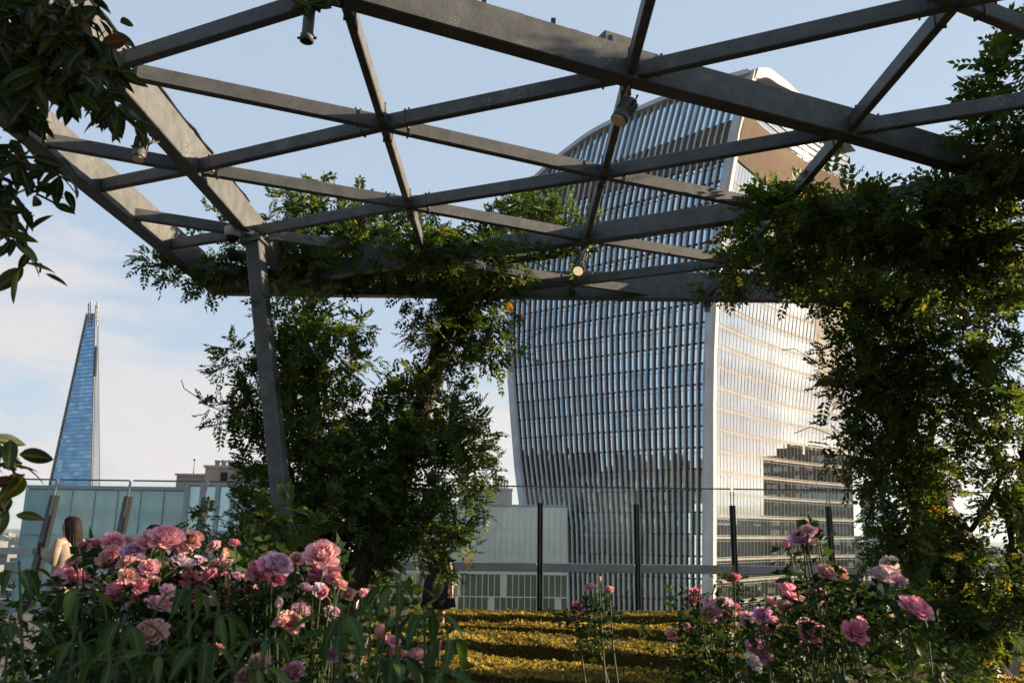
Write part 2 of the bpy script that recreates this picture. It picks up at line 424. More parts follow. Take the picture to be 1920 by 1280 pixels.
# glazing: one pane per bay and floor on the finned face
panes_v, panes_f = [], []
glz_objs = 0
prng = random.Random(5)
for i in range(NB):
    f0, f1 = i / NB, (i + 1) / NB
    ztop = min(arc_top(f0), arc_top(f1)) - 0.5
    levels = [z for z in ZS if z < min(67.2, ztop)]
    if ztop > 67.5: levels = levels + [67.2]
    else: levels = levels + [ztop]
    up = []
    if ztop > 75: up = [74.3 - 0.055 * fs(f0, 70)] + [z for z in (78.4, 81) if z < ztop - .8] + [ztop]
    for seq, hi in ((levels, 0), (up, 1)):
        for k in range(len(seq) - 1):
            za, zb = seq[k], seq[k + 1]
            if zb - za < .3: continue
            tx, tz = prng.gauss(0, .010), prng.gauss(0, .010)
            q = [PL(fs(f0, za), za, -.12 + tx), PL(fs(f1, za), za, -.12 - tx), PL(fs(f1, zb), zb, -.12 - tx + tz), PL(fs(f0, zb), zb, -.12 + tx + tz)]
            if i < 8 and za > -12 and not hi:
                me = np_mesh('window_pane', q, [(0, 3, 2, 1)]); link('window_pane', me, tower, M['glass_blinds'] if prng.random() < .05 else M['glass_blue_dark'] if prng.random() < .25 else M['glass_blue'])
            else:
                n = len(panes_v); panes_v += q; panes_f.append((n, n + 3, n + 2, n + 1))
gz = link('window_glazing', np_mesh('window_glazing', panes_v, panes_f), tower, [M['glass_blue'], M['glass_blue_dark'], M['glass_blinds']]); gz.data.polygons.foreach_set('material_index', [prng.choices((0, 1, 2), (.70, .25, .05))[0] for _ in panes_f]); gz['kind'] = 'stuff'
# dark louvred storey below the roof garden
b = MB()
for i in range(NB):
    f0, f1 = i / NB, (i + 1) / NB
    za, zb = 67.25 - 0.0 * i, 74.2 - 0.055 * fs(f0, 70)
    zb = min(zb, min(arc_top(f0), arc_top(f1)) - .5)
    if zb - za < .5: continue
    b.hexa([PL(fs(f0, za), za, .05), PL(fs(f1, za), za, .05), PL(fs(f1, za), za, -.3), PL(fs(f0, za), za, -.3),
            PL(fs(f0, zb), zb, .05), PL(fs(f1, zb), zb, .05), PL(fs(f1, zb), zb, -.3), PL(fs(f0, zb), zb, -.3)])
b.build('louvre_storey', M['bronze'], tower)
# floor edges
for z in ZS[1:]:
    b = MB()
    for dz, h, o in ((0, .28, .14), (-.78, .07, .05)):
        s0, s1 = sC(z) + MARG, sL(z) - 1.2
        b.hexa([PL(s0, z + dz, o), PL(s1, z + dz, o), PL(s1, z + dz, -.2), PL(s0, z + dz, -.2),
                PL(s0, z + dz + h, o), PL(s1, z + dz + h, o), PL(s1, z + dz + h, -.2), PL(s0, z + dz + h, -.2)])
    b.build('floor_edge', M['floorbar'], tower)
# vertical fins
for i in range(NB + 1):
    f = i / NB; zt = arc_top(f) - .2
    zz = list(np.linspace(GZ + 1, 28, 8)) + list(np.linspace(31, 66, 10)) + list(np.linspace(67.5, zt, 8) if zt > 67.5 else [zt])
    w = .12
    b = MB()
    b.sweep([[PL(fs(f, z) - w, z, .42), PL(fs(f, z) + w, z, .42), PL(fs(f, z) + w, z, -.1), PL(fs(f, z) - w, z, -.1)] for z in zz], None)
    b.build('facade_fin', M['fin'], tower)
    if i < NB:                       # thin mullion behind, off the middle of the bay
        b = MB(); f2 = f + .72 / NB; w = .035; zt2 = min(arc_top(f2) - .5, 67)
        z3 = [z for z in zz if z < zt2] + [zt2]
        b.sweep([[PL(fs(f2, z) - w, z, .12), PL(fs(f2, z) + w, z, .12), PL(fs(f2, z) + w, z, -.1), PL(fs(f2, z) - w, z, -.1)] for z in z3], None)
        b.build('mullion', M['floorbar'], tower)
# corner and edge strips, roof rim
def edge_strip(name, fn, d0, d1, m, o=.6, ztop=82.6, zb=GZ + 1):
    b = MB(); zz = list(np.linspace(zb, 60, 14)) + list(np.linspace(62, ztop, 12))
    b.sweep([[PL(fn(z) + d0, z, o), PL(fn(z) + d1, z, o), PL(fn(z) + d1, z, -.5), PL(fn(z) + d0, z, -.5)] for z in zz], None)
    return b.build(name, m, tower)
edge_strip('corner_panel', sC, .35, 1.5, M['fin'], .5)
edge_strip('corner_trim', sC, -.35, .345, M['white_metal'], .75)
edge_strip('edge_panel', sL, -1.15, .2, M['fin'], .7, 73.2)
ss = list(np.linspace(-10.6, 41.2, 60))
b = MB()
b.sweep([[PL(s, zR(s) - .75, 1.25), PL(s, zR(s) - .75, -2.2), PL(s, zR(s) + .15, -2.2), PL(s, zR(s) + .15, 1.25)] for s in ss], None)
b.build('roof_rim', M['fin'], tower)
# roof shell behind the rim
b = MB(); dep = lambda s: 53
for a_, c_ in zip(ss[:-1], ss[1:]):
    p = [PL(a_, zR(a_) - .2, -1), PL(c_, zR(c_) - .2, -1)]
    arch = lambda t: 3.2 * math.sin(math.pi * min(t, .9999))
    for k in range(12):
        t0, t1 = k / 12, (k + 1) / 12
        b.quad(p[0] + V * 43.5 * t0 + Vector((0, 0, arch(t0))), p[1] + V * 43.5 * t0 + Vector((0, 0, arch(t0))), p[1] + V * 43.5 * t1 + Vector((0, 0, arch(t1))), p[0] + V * 43.5 * t1 + Vector((0, 0, arch(t1))))
b.build('roof_shell', M['cladding'], tower)
# glazed side face, slightly hollow in plan
TW = lambda z: 55.0 if z < 20 else lerp(55, 62, min(1, (z - 20) / 25)) if z < 45 else lerp(62, 44, min(1, (z - 45) / 38))
def PR(t, z, o=0.0):                 # t = 0..1 along the face
    return C0 + U * sC(z) + V * (t * TW(z)) + NR * (o - 2.2 * math.sin(math.pi * t)) + Vector((0, 0, z))
NBR = 40
pv, pf = [], []
for i in range(NBR):
    t0, t1 = i / NBR, (i + 1) / NBR
    for k in range(len(ZS) - 1):
        za, zb = ZS[k], ZS[k + 1]
        j = prng.gauss(0, .0025); j2 = prng.gauss(0, .0025)
        n = len(pv); pv += [PR(t0, za, j), PR(t1, za, j2), PR(t1, zb, j2), PR(t0, zb, j)]; pf.append((n, n + 1, n + 2, n + 3))
g2 = link('side_glazing', np_mesh('side_glazing', pv, pf), tower, [M['glass_pale'], M['glass_pale_dark']]); g2.data.polygons.foreach_set('material_index', [int(prng.random() < .12) for _ in pf]); g2['kind'] = 'stuff'
TS = [i / 16 for i in range(17)]
def side_band(name, z0, z1, o0, o1, m):
    b = MB(); b.sweep([[PR(t, z0, o1), PR(t, z0, o0), PR(t, z1, o0), PR(t, z1, o1)] for t in TS], None)
    return b.build(name, m, tower)
for z in ZS[1:-1]:
    b = MB()
    for z0, h, o in ((z - .1, .10, .08), (z - .58, .34, .02), (z - 1.0, .05, .06)):
        b.sweep([[PR(t, z0, -.15), PR(t, z0, o), PR(t, z0 + h, o), PR(t, z0 + h, -.15)] for t in TS], None)
    b.build('floor_band', M['sill'], tower)
for i in range(1, NBR):
    t = i / NBR; b = MB(); w = .024 / 55
    b.sweep([[PR(t - w, z, .04), PR(t + w, z, .04), PR(t + w, z, -.1), PR(t - w, z, -.1)] for z in list(np.linspace(GZ + 1, 66.8, 20))], None)
    b.build('side_mullion', M['sill'], tower)
side_band('soffit_band', 66.92, 75.6, .3, -.6, M['bronze_light'])
for i in range(1, 14):
    b = MB(); t = i / 14; w = .0007; b.sweep([[PR(t - w, z, .36), PR(t + w, z, .36), PR(t + w, z, .2), PR(t - w, z, .2)] for z in (67, 69.8, 72.6, 75.4)], None); b.build('soffit_seam', M['bronze'], tower)
side_band('soffit_seam', 70.9, 71.05, .37, .2, M['bronze'])
# arched roof-garden window above the soffit
AT = [0, .12, .32, .59, .81, 1.0]; AZ_ = [82.6, 85.6, 87.0, 86.7, 85.7, 85.1]
zA = lambda t: (interp(t - .05, AT, AZ_) + 2 * interp(t, AT, AZ_) + interp(t + .05, AT, AZ_)) / 4
def PA(t, z, o=0.0):
    zc = min(z, 82.4)
    return C0 + U * sC(zc) + V * (t * TW(zc)) + NR * (o - 2.2 * math.sin(math.pi * t)) + Vector((0, 0, z))
TT = [i / 40 for i in range(41)]
b = MB()
ath = lambda t: lerp(1.7, .9, t)
b.sweep([[PA(t, zA(t) - ath(t), -.9), PA(t, zA(t) - ath(t), .5), PA(t, zA(t) + .1, .9), PA(t, zA(t) + .1, -1.5)] for t in TT], None)
b.build('roof_arch', M['white_metal'], tower)
b = MB(); pv, pf = [], []
rows = 7
for i in range(20):
    t0, t1 = i / 20, (i + 1) / 20
    for r in range(rows):
        q = []
        for t, r_ in ((t0, r), (t1, r), (t1, r + 1), (t0, r + 1)):
            zz = lerp(75.6, zA(t) - .8, r_ / rows)
            q.append(PA(t, zz, -1.0 - 2.0 * r_ / rows))
        n = len(pv); pv += q; pf.append((n, n + 1, n + 2, n + 3))
g3 = link('roof_garden_glazing', np_mesh('roof_garden_glazing', pv, pf), tower, M['glass_pale']); g3['kind'] = 'stuff'
for r in range(1, rows):
    b = MB()
    b.sweep([[PA(t, lerp(75.6, zA(t) - .8, r / rows) + dz, -1.0 - 2 * r / rows + do) for dz, do in ((-.1, .2), (.1, .2), (.1, -.1), (-.1, -.1))] for t in TT], None)
    b.build('glazing_bar', M['cladding'], tower)
for i in range(1, 20):
    t = i / 20; b = MB()
    p0 = PA(t, 75.6, -.9); p1 = PA(t, zA(t) - .8, -2.9)
    b.bar(p0, p1, .22, .3, NR); b.build('glazing_bar', M['cladding'], tower)

# ------------------------------------------------------------------ tapering glass spire tower, a kilometre off
SY = 905.0
sp = at(135, 985, SY)
spire = thing('spire_tower', 'distant tapering blue glass spire with open splintered tips, behind the left fence', 'skyscraper', (sp.x, sp.y, GZ))
def AT(px, py, dy=0.0):
    p = at(px, py, SY); k = (SY + dy) / SY
    return EYE + (p - EYE) * k
def spire_edge(pxs, z, dy):
    """x on the edge line through two traced points, at height z"""
    (x0, y0), (x1, y1) = pxs
    a, c = at(x0, y0, SY), at(x1, y1, SY); t = (z - a.z) / (c.z - a.z)
    p = a.lerp(c, t); p = Vector((p.x, SY, z)); k = (SY + dy(t)) / SY; q = EYE + (p - EYE) * k; return Vector((q.x, q.y, z))
eL = ((97, 890), (166, 572)); eR = ((172.5, 890), (180.5, 572)); eE = ((187, 890), (184.5, 572))
dyL = lambda t: lerp(30, 12, t); dyR = lambda t: lerp(0, 6, t); dyE = lambda t: lerp(26, 12, t)
ztop = at(168, 585, SY).z
NF = 66
zf = [lerp(GZ, ztop, k / NF) for k in range(NF + 1)]
pv, pf, pv2, pf2 = [], [], [], []
CR = 0
for k in range(NF):
    for j in range(9):
        q = []
        w = prng.gauss(0, .03)
        for jj, z in ((j, zf[k]), (j + 1, zf[k]), (j + 1, zf[k + 1]), (j, zf[k + 1])):
            a, c = spire_edge(eL, z, dyL), spire_edge(eR, z, dyR); p = a.lerp(c, jj / 9); q.append(p + Vector((0, w, 0)))
        n = len(pv); pv += q; pf.append((n, n + 1, n + 2, n + 3))
    q = []
    for e, d, z in ((eR, dyR, zf[k]), (eE, dyE, zf[k]), (eE, dyE, zf[k + 1]), (eR, dyR, zf[k + 1])): q.append(spire_edge(e, z, d) + Vector((.6 if e is eR else 0, 1.0, 0)))
    n = len(pv2); pv2 += q; pf2.append((n, n + 1, n + 2, n + 3))
o = link('blue_facet', np_mesh('blue_facet', pv, pf), spire, [M['glass_spire'], M['spire_dark'], M['spire_light']]); o.data.polygons.foreach_set('material_index', [prng.choices((0, 1, 2), (.6, .22, .18))[0] for _ in pf]); o['kind'] = 'stuff'
link('pale_facet', np_mesh('pale_facet', pv2, pf2), spire, M['glass_pale'])
b = MB()
b.sweep([[spire_edge(eL, z, dyL) + Vector((1, 3, 0)), spire_edge(eR, z, dyR) + Vector((0, 4, 0)), spire_edge(eE, z, dyE) + Vector((-1, 3, 0)), spire_edge(eE, z, lambda t: lerp(60, 18, t)) + Vector((-2, 0, 0)), spire_edge(eL, z, lambda t: lerp(60, 18, t)) + Vector((2, 0, 0))] for z in (GZ, zf[40], zf[58])], None)
b.build('core', M['steel_dark'], spire)
for k in range(20, NF + 1):
    z = zf[k]; b = MB()
    a, c = spire_edge(eL, z, dyL), spire_edge(eR, z, dyR); h = .35 if k % 5 else .6
    if k > 58: h = .45
    b.bar(a + Vector((0, -.6, 0)), c + Vector((0, -.6, 0)), 1.0, h * 1.3); b.build('floor_line', M['cladding'] if k < 55 else M['alu'], spire)
for e, d in ((eL, dyL), (eR, dyR), (eE, dyE)):
    b = MB(); b.bar(spire_edge(e, GZ, d) + Vector((0, -.8, 0)), spire_edge(e, ztop + (6 if e is eR else 2), d) + Vector((0, -.8, 0)), 1.1, 1.1); b.build('edge_rib', M['steel_dark'], spire)
for px, y0, y1 in ((171, 600, 563), (166.5, 610, 568), (183.5, 610, 565), (180, 600, 572)):
    b = MB(); b.bar(AT(px - 1.5, y0, 8), AT(px, y1, 8), 1.6, 1.0); b.build('tip_blade', M['cladding'], spire)
    for k in range(5):
        yy = lerp(y1 + 4, y0, k / 5)
        b = MB(); b.bar(AT(px - 2.2, yy, 8), AT(px + 2.2, yy, 8), .7, .5); b.build('tip_bar', M['cladding'], spire)
b = MB(); a, c = AT(177.5, 705, -3), AT(180, 650, -3)
b.bar(a, c, 3.0, 2.2); b.build('dark_slot', M['black'], spire)

# ------------------------------------------------------------------ neighbouring roofs behind the fence
def facade_block(name, label, x0, x1, y, zt, depth, glass, rib, nb, fh, nfl, ribm, dark_from=99, sub=None):
    t = thing(name, label, 'building', ((x0 + x1) / 2, y, GZ))
    b = MB(); b.box(x0 + .05, y + .06, GZ, x1 - .05, y + depth, zt - .12); b.build('walls', M['concrete'], t)
    b = MB(); b.box(x0, y - .1, zt - .115, x1, y + depth, zt + .12); b.build('roof_coping', M['cladding'], t)
    bw = (x1 - x0) / nb
    for k in range(nfl):
        z1 = zt - .2 - k * fh; z0 = z1 - fh + .12
        for i in range(nb):
            j = prng.gauss(0, .006)
            q = [(x0 + i * bw + .04, y + j, z0), (x0 + (i + 1) * bw - .04, y - j, z0), (x0 + (i + 1) * bw - .04, y - j * .4, z1), (x0 + i * bw + .04, y + j * .6, z1)]
            link('window_pane', np_mesh('window_pane', q, [(0, 1, 2, 3)]), t, M['window_dark'] if k >= dark_from and (i * 7 + k * 3) % 11 != 0 else glass)
        b = MB(); b.box(x0, y - .10, z0 - .12, x1, y + .05, z0 + .02); b.build('floor_band', ribm, t)
    for i in range(nb + 1):
        b = MB(); x = x0 + i * bw; b.box(x - rib / 2, y - .16, zt - .2 - nfl * fh, x + rib / 2, y + .055, zt - .118); b.build('facade_rib', ribm, t)
    return t
p0, p1 = at(50, 925, 62), at(352, 915, 62)
teal = facade_block('office_block', 'turquoise glass office block seen through the left fence panes', p0.x, p1.x, 62, at(200, 914, 62).z, 18, M['glass_teal'], .014, 7, 3.1, 6, M['glass_teal'])
p0, p1 = at(353, 905, 58), at(640, 905, 58)
facade_block('office_block', 'pale glass office block with white ribs and a recessed dark window, beside the turquoise one', p0.x, p1.x, 58, at(430, 907, 58).z, 16, M['glass_teal'], .28, 10, 3.0, 6, M['cladding'], 1)
p0, p1 = at(640, 945, 118), at(1063, 945, 118)
pale = facade_block('office_block', 'pale green panelled office block in front of the finned skyscraper', p0.x, p1.x, 118, at(960, 947, 118).z, 6.0, M['pale_panel'], .09, 38, 2.95, 8, M['pale_panel'], 3)
# brick plant room with four steel flues and a mast
Y = 82
a, c, d, e = at(327, 890, Y), at(384, 890, Y), at(470, 877, Y), at(384, 930, Y)
pr = thing('plant_room', 'brown rooftop plant room with a dark doorway, above the left fence', 'building', ((c.x + d.x) / 2, Y, GZ))
b = MB(); b.box(c.x, Y, GZ, d.x + 3, Y + 6, d.z); b.build('tall_wall', M['brown_clad'], pr)
b = MB(); b.box(a.x, Y + .6, GZ, c.x - .02, Y + 6, a.z); b.build('low_wall', M['brown_clad'], pr)
b = MB(); b.box(c.x - .15, Y - .12, d.z + .003, d.x + 3.1, Y + 6.1, d.z + .22); b.build('coping', M['concrete'], pr)
b = MB(); b.box(a.x - .15, Y + .45, a.z + .003, c.x - .15, Y + 6.1, a.z + .18); b.build('coping', M['concrete'], pr)
k0, k1 = at(414, 885, Y), at(427, 885, Y)
b = MB(); b.box(k0.x, Y - .05, k0.z - 2.6, k1.x, Y + .05, k0.z); b.build('doorway', M['black'], pr)
for i, px in enumerate((397, 409, 421, 434)):
    q = at(px, 877, Y); b = MB(); h = (at(px, 860, Y).z - q.z)
    b.tube([(q.x, Y + 1.5, q.z), (q.x, Y + 1.5, q.z + h * .75)], .22, 10); b.tube([(q.x, Y + 1.5, q.z + h * .75), (q.x, Y + 1.5, q.z + h)], .28, 10)
    o = b.build('steel_flue', M['alu']); tag(o, ['leftmost', 'second from left', 'third from left', 'rightmost'][i] + ' steel flue on the brown plant room roof', 'chimney', 'flues on the plant room')
q = at(348, 889, Y); b = MB(); b.tube([(q.x, Y + 2, q.z), (q.x, Y + 2, at(348, 857, Y).z)], [.05, .03], 6); b.tube([(q.x, Y + 2, at(348, 860, Y).z), (q.x, Y + 2, at(348, 857, Y).z)], .12, 8)
tag(b.build('antenna_mast', M['steel_dark']), 'thin antenna mast left of the brown plant room', 'antenna')
# grey roof box with bent vent pipes beside the finned tower
Y = 127
a, c = at(860, 916, Y), at(960, 944, Y)
b = MB(); b.box(a.x, Y, GZ, c.x, Y + 7, a.z)
vb = thing('vent_house', 'grey rooftop box carrying a row of bent vent pipes, left of the finned tower', 'building', (a.x, Y, GZ))
b.build('walls', M['concrete'], vb)
b = MB(); b.box(a.x - .1, Y - .1, a.z + .003, c.x + .1, Y + 7.1, a.z + .15); b.build('coping', M['cladding'], vb)
for i, px in enumerate((929, 934.5, 940, 945.5, 951)):
    q = at(px, 915, Y); h = at(px, 899, Y).z - q.z; b = MB()
    b.tube([(q.x, Y + .8, q.z), (q.x, Y + .8, q.z + h * .75), (q.x + .08, Y + .6, q.z + h), (q.x + .08, Y + .2, q.z + h * .97), (q.x + .08, Y + .05, q.z + h * .7)], .145, 8)
    tag(b.build('vent_pipe', M['alu'], None, True), ['leftmost', 'second from left', 'middle', 'second from right', 'rightmost'][i] + ' bent steel vent pipe in the row on the grey roof box', 'vent', 'vent pipes on the grey roof box')
# low pale roofs under the right of the fence
def roof_block(label, px0, px1, py, Y, dep, m, extra=True):
    a, c = at(px0, py, Y), at(px1, py, Y)
    t = thing('low_block', label, 'building', ((a.x + c.x) / 2, Y, GZ))
    b = MB(); b.box(a.x, Y, GZ, c.x, Y + dep, a.z); b.build('walls', m, t)
    b = MB(); b.box(a.x - .2, Y - .2, a.z + .003, c.x + .2, Y + .3, a.z + .6); b.build('parapet', M['cladding'], t)
    if extra:
        b = MB(); w = (c.x - a.x); b.box(a.x + w * .3, Y + dep * .4, a.z + .003, a.x + w * .55, Y + dep * .7, a.z + 2.4); b.build('roof_hut', M['cladding'], t)
    for i in range(8):
        w = (c.x - a.x) / 8; b = MB(); b.box(a.x + (i + .2) * w, Y - .05, a.z - 3, a.x + (i + .8) * w, Y + .02, a.z - 1.2); b.build('window', M['window_dark'], t)
    return t
roof_block('low pale flat-roofed block beyond the fence, right of the finned tower', 1597, 1760, 1092, 210, 60, M['cladding'])
roof_block('brown flat-roofed block with a parapet beyond the fence at the right edge', 1765, 2000, 1062, 240, 60, M['brown_clad'])
def far_tower(label, px0, px1, py, Y, m):
    a, c = at(px0, py, Y), at(px1, py, Y)
    t = thing('far_tower', label, 'skyscraper', ((a.x + c.x) / 2, Y, GZ))
    b = MB(); b.box(a.x, Y, GZ, c.x, Y + (c.x - a.x), a.z); b.build('walls', m, t)
    n = int((a.z - 5) / 4)
    for k in range(max(3, n)):
        b = MB(); z = a.z - 2 - k * 4; b.box(a.x + .5, Y - .25, z - 1.9, c.x - .5, Y - .02, z); b.build('window_band', M['glass_pale'], t)
    b = MB(); b.box(a.x + 2, Y + 2, a.z + .003, c.x - 4, Y + 12, a.z + 4); b.build('roof_plant', m, t)
far_tower('pale slab tower far off between the finned skyscraper and the right vine', 1624, 1652, 930, 700, M['cladding'])
far_tower('blue glass tower far off beside the pale slab tower', 1655, 1682, 943, 760, M['glass_spire'])
far_tower('short brown tower at the foot of the finned skyscraper', 1596, 1616, 1004, 520, M['brown_clad'])
# the streets to either side, which the towers' glass mirrors
def side_block(label, cx, cy, w, d, zt, m, seed):
    t = thing('masonry_block', label, 'building', (cx, cy, GZ)); r = random.Random(seed)
    b = MB(); b.box(cx - w / 2, cy - d / 2, GZ, cx + w / 2, cy + d / 2, zt); b.build('walls', m, t)
    b = MB()
    for k in range(30): 
        x = cx + r.uniform(-.48, .4) * w; y = cy + r.uniform(-.48, .4) * d; b.box(x, y, zt - .2, x + r.uniform(1.5, 7), y + r.uniform(1.5, 7), zt + r.uniform(1, 6.5))
    b.build('roof_plant', m, t)
    b = MB()
    for z in np.arange(-40, zt - 2, 4.0):
        for i in range(int(w / 4)):
            if r.random() < .85:
                x = cx - w / 2 + i * 4 + 1; b.box(x, cy - d / 2 - .05, z, x + 2.2, cy + d / 2 + .05, z + 2.2)
        for i in range(int(d / 4)):
            if r.random() < .85:
                y = cy - d / 2 + i * 4 + 1; b.box(cx - w / 2 - .05, y, z, cx + w / 2 + .05, y + 2.2, z + 2.2)
    o = b.build('windows', M['window_dark'], t); o['kind'] = 'stuff'
    return t
side_block('brown masonry block standing out of frame to the left of the terrace', -104, 26, 50, 70, 13, M['dark_brick'], 1)
side_block('tall grey block out of frame to the left, mirrored in the finned facade', -120, 106, 40, 80, 22, M['dark_brick'], 2)
side_block('grey office block out of frame behind the terrace on the left', -90, -20, 60, 60, 16, M['dark_brick'], 3)
side_block('brown office block out of frame to the right, mirrored in the side glass', 287, 188, 60, 118, 27, M['dark_brick'], 4)
side_block('long brown street block out of frame to the right, mirrored low in the side glass', 225, 142, 50, 116, 17, M['dark_brick'], 6)
side_block('grey street block out of frame at the right of the skyscraper', 190, 105, 60, 45, -6, M['dark_brick'], 5)
# ------------------------------------------------------------------ glass balustrade
FY = 17.3
def fz(z, y=FY): return EYE.z + (z - EYE.z) * FY / 16.0
fence = thing('glass_balustrade', 'glass balustrade with black posts and a grey handrail behind the golden hedges', 'fence', (3, FY, 0))
PXS = [(-1.2) + 1.916 * i for i in range(-1, 8)]
PXS = [0.606 + 1.916 * i for i in range(-2, 7)]
ztop, zpost, zm0, zm1 = fz(2.335), fz(2.05), fz(.81), fz(.985)
for i, x in enumerate(PXS):
    b = MB(); b.box(x - .055, FY - .02, -.4, x + .055, FY + .06, zpost); b.build('post', M['black'], fence, bevel=.006)
    b = MB(); b.box(x - .012, FY - .035, .1, x + .012, FY - .022, zpost - .02); b.build('post_cap_strip', M['steel'], fence)
    b = MB(); b.box(x - .035, FY - .012, zpost - .2, x - .022, FY + .03, ztop - .04); b.box(x + .022, FY - .012, zpost - .2, x + .035, FY + .03, ztop - .04); b.build('glass_clamp', M['alu'], fence)
    if i + 1 < len(PXS):
        x2 = PXS[i + 1]
        b = MB(); b.box(x + .03, FY + .003, .05, x2 - .03, FY + .021, ztop); b.build('glass_pane', M['glass_clear'], fence)
        b = MB(); b.box(x + .058, FY - .10, zm0 + .02, x2 - .058, FY - .03, zm1); b.build('handrail', M['alu'], fence, bevel=.012)
        b = MB(); b.box(x + .028, FY - .006, ztop + .002, x2 - .028, FY + .03, ztop + .028); b.build('top_trim', M['steel'], fence)
# the left run leans out over the edge
lf = thing('glass_balustrade', 'outward leaning glass balustrade with finned posts on the left, behind the woman', 'fence', (-8, FY - .5, 0))
LX = [at(px, 1000, FY - .5).x for px in (-60, 18, 62, 206, 352, 500, 650)]
LX = [at(px, 1020, FY - .5).x for px in (-88, 60, 205, 357, 510, 665)]
LEAN = math.tan(R(14)); y0 = FY - .5
def LP(x, dy, z): return Vector((x, y0 + dy + LEAN * z, z))
zt_, zp_, za_, zb_ = 2.42, 2.12, .98, 1.10
for i, x in enumerate(LX):
    b = MB(); b.hexa([LP(x - .03, 0, 0), LP(x + .03, 0, 0), LP(x + .03, .34, 0), LP(x - .03, .34, 0), LP(x - .03, 0, zp_), LP(x + .03, 0, zp_), LP(x + .03, .24, zp_), LP(x - .03, .24, zp_)]); b.build('post', M['black'], lf)
    b = MB(); b.hexa([LP(x - .042, -.03, .05), LP(x + .042, -.03, .05), LP(x + .042, -.003, .05), LP(x - .042, -.003, .05), LP(x - .042, -.03, zp_), LP(x + .042, -.03, zp_), LP(x + .042, -.003, zp_), LP(x - .042, -.003, zp_)]); b.build('post_cap_strip', M['steel'], lf)
    b = MB(); b.hexa([LP(x - .02, .02, zp_ - .1), LP(x + .02, .02, zp_ - .1), LP(x + .02, .05, zp_ - .1), LP(x - .02, .05, zp_ - .1), LP(x - .02, .02, zt_), LP(x + .02, .02, zt_), LP(x + .02, .05, zt_), LP(x - .02, .05, zt_)]); b.build('glass_clamp', M['alu'], lf)
    if i + 1 < len(LX):
        x2 = LX[i + 1]
        for nm, m, d0, d1, z0, z1 in (('glass_pane', 'glass_clear', .063, .08, .05, zt_ - .003), ('handrail', 'alu', -.10, -.04, za_, zb_), ('top_trim', 'steel', .055, .09, zt_, zt_ + .03)):
            b = MB(); xa, xb = x + .035, x2 - .035
            if nm == 'handrail': xa, xb = x + .058, x2 - .058
            b.hexa([LP(xa, d0, z0), LP(xb, d0, z0), LP(xb, d1, z0), LP(xa, d1, z0), LP(xa, d0, z1), LP(xb, d0, z1), LP(xb, d1, z1), LP(xa, d1, z1)])
            b.build(nm, M[m], lf)

# ------------------------------------------------------------------ steel pergola: a flat triangular lattice 4.55 m up
PZ = 4.55
perg = thing('pergola', 'dark steel pergola of triangular lattice beams overhead, carried on leaning columns', 'pergola', (0, 7, 0))
def node(k, j):
    y = 5.3 + 1.665 * j if k % 2 == 0 else 4.43 + 1.66 * j
    return Vector((-2.8 + 1.79 * k, y, PZ))
EX, FAR = -3.88, 10.78
def beam(a, c, w, h, dz=0.0, name='beam'):
    b = MB(); a = Vector(a); c = Vector(c)
    if h < .13 and (c - a).length > 1.2:          # welded end plates of the lighter bars, each with two bolt heads
        d = (c - a).normalized()
        for e, s in ((a, 1), (c, -1)):
            p = e + d * (.17 * s) + Vector((0, 0, h / 2 + dz)); q = MB(); q.bar(p - d * .006, p + d * .006, w + .014, h + .014); q.build('end_plate', M['steel'], perg)
            q = MB(); x = d.cross(Vector((0, 0, 1)))
            for k in (-1, 1): q.tube([p + x * (k * w * .25) + d * (.03 * s) + Vector((0, 0, h / 2 - .004)), p + x * (k * w * .25) + d * (.03 * s) + Vector((0, 0, h / 2 + .018))], .010, 6)
            q.build('bolt', M['steel_dark'], perg)
    o = Vector((0, 0, h / 2 + dz)); b.bar(a + o, c + o, w, h)
    return b.build(name, M['steel'], perg, bevel=.007)
def clip(a, c):
    """cut a bar at the far edge and at the left edge of the canopy"""
    a, c = Vector(a), Vector(c)
    for ax, lim, sgn in ((1, FAR, 1), (0, EX, -1)):
        pa, pc = (a[ax] - lim) * sgn, (c[ax] - lim) * sgn
        if pa > 0 and pc > 0: return None
        if pa > 0: a = c + (a - c) * (pc / (pc - pa))
        elif pc > 0: c = a + (c - a) * (pa / (pa - pc))
    return (a, c) if (a - c).length > .25 else None
KS = range(-1, 8); JS = range(-2, 5)
main1 = {(1, 0), (2, 0), (3, 1), (4, 1), (5, 2), (6, 2), (0, -1), (-1, -1)}
def is_main(kind, k, j):
    if kind == 1: return (k, j) in main1
    if kind == 2: return (k, j) in {(0, 3), (1, 3), (2, 2)}
    return False
for k in KS:
    for j in JS:
        n0 = node(k, j); even = k % 2 == 0
        up = node(k + 1, j + 1) if even else node(k + 1, j)
        dn = node(k + 1, j) if even else node(k + 1, j - 1)
        for kind, n1 in ((1, up), (2, dn)):
            s = clip(n0, n1)
            if not s: continue
            a, c = s; d = (c - a).normalized() * .03
            if is_main(kind, k, j): beam(a - d * .4, c + d * .4, .135, .235 if kind == 1 else .20, -.012 - .003 * kind)
            else: beam(a + d, c - d, .066, .115, .003 * kind)
        if k != 0:
            s = clip(n0, node(k, j + 1))
            if s: a, c = s; d = (c - a).normalized() * .03; beam(a + d, c - d, .062, .115, .009)
beam((-2.8, 1.9, PZ), (-2.8, FAR, PZ), .13, .30, -.02)
beam((EX, 1.9, PZ), (EX, FAR + .09, PZ), .15, .34, -.03)
beam((EX + .08, FAR, PZ), (10.5, FAR - .02, PZ), .16, .36, -.04)
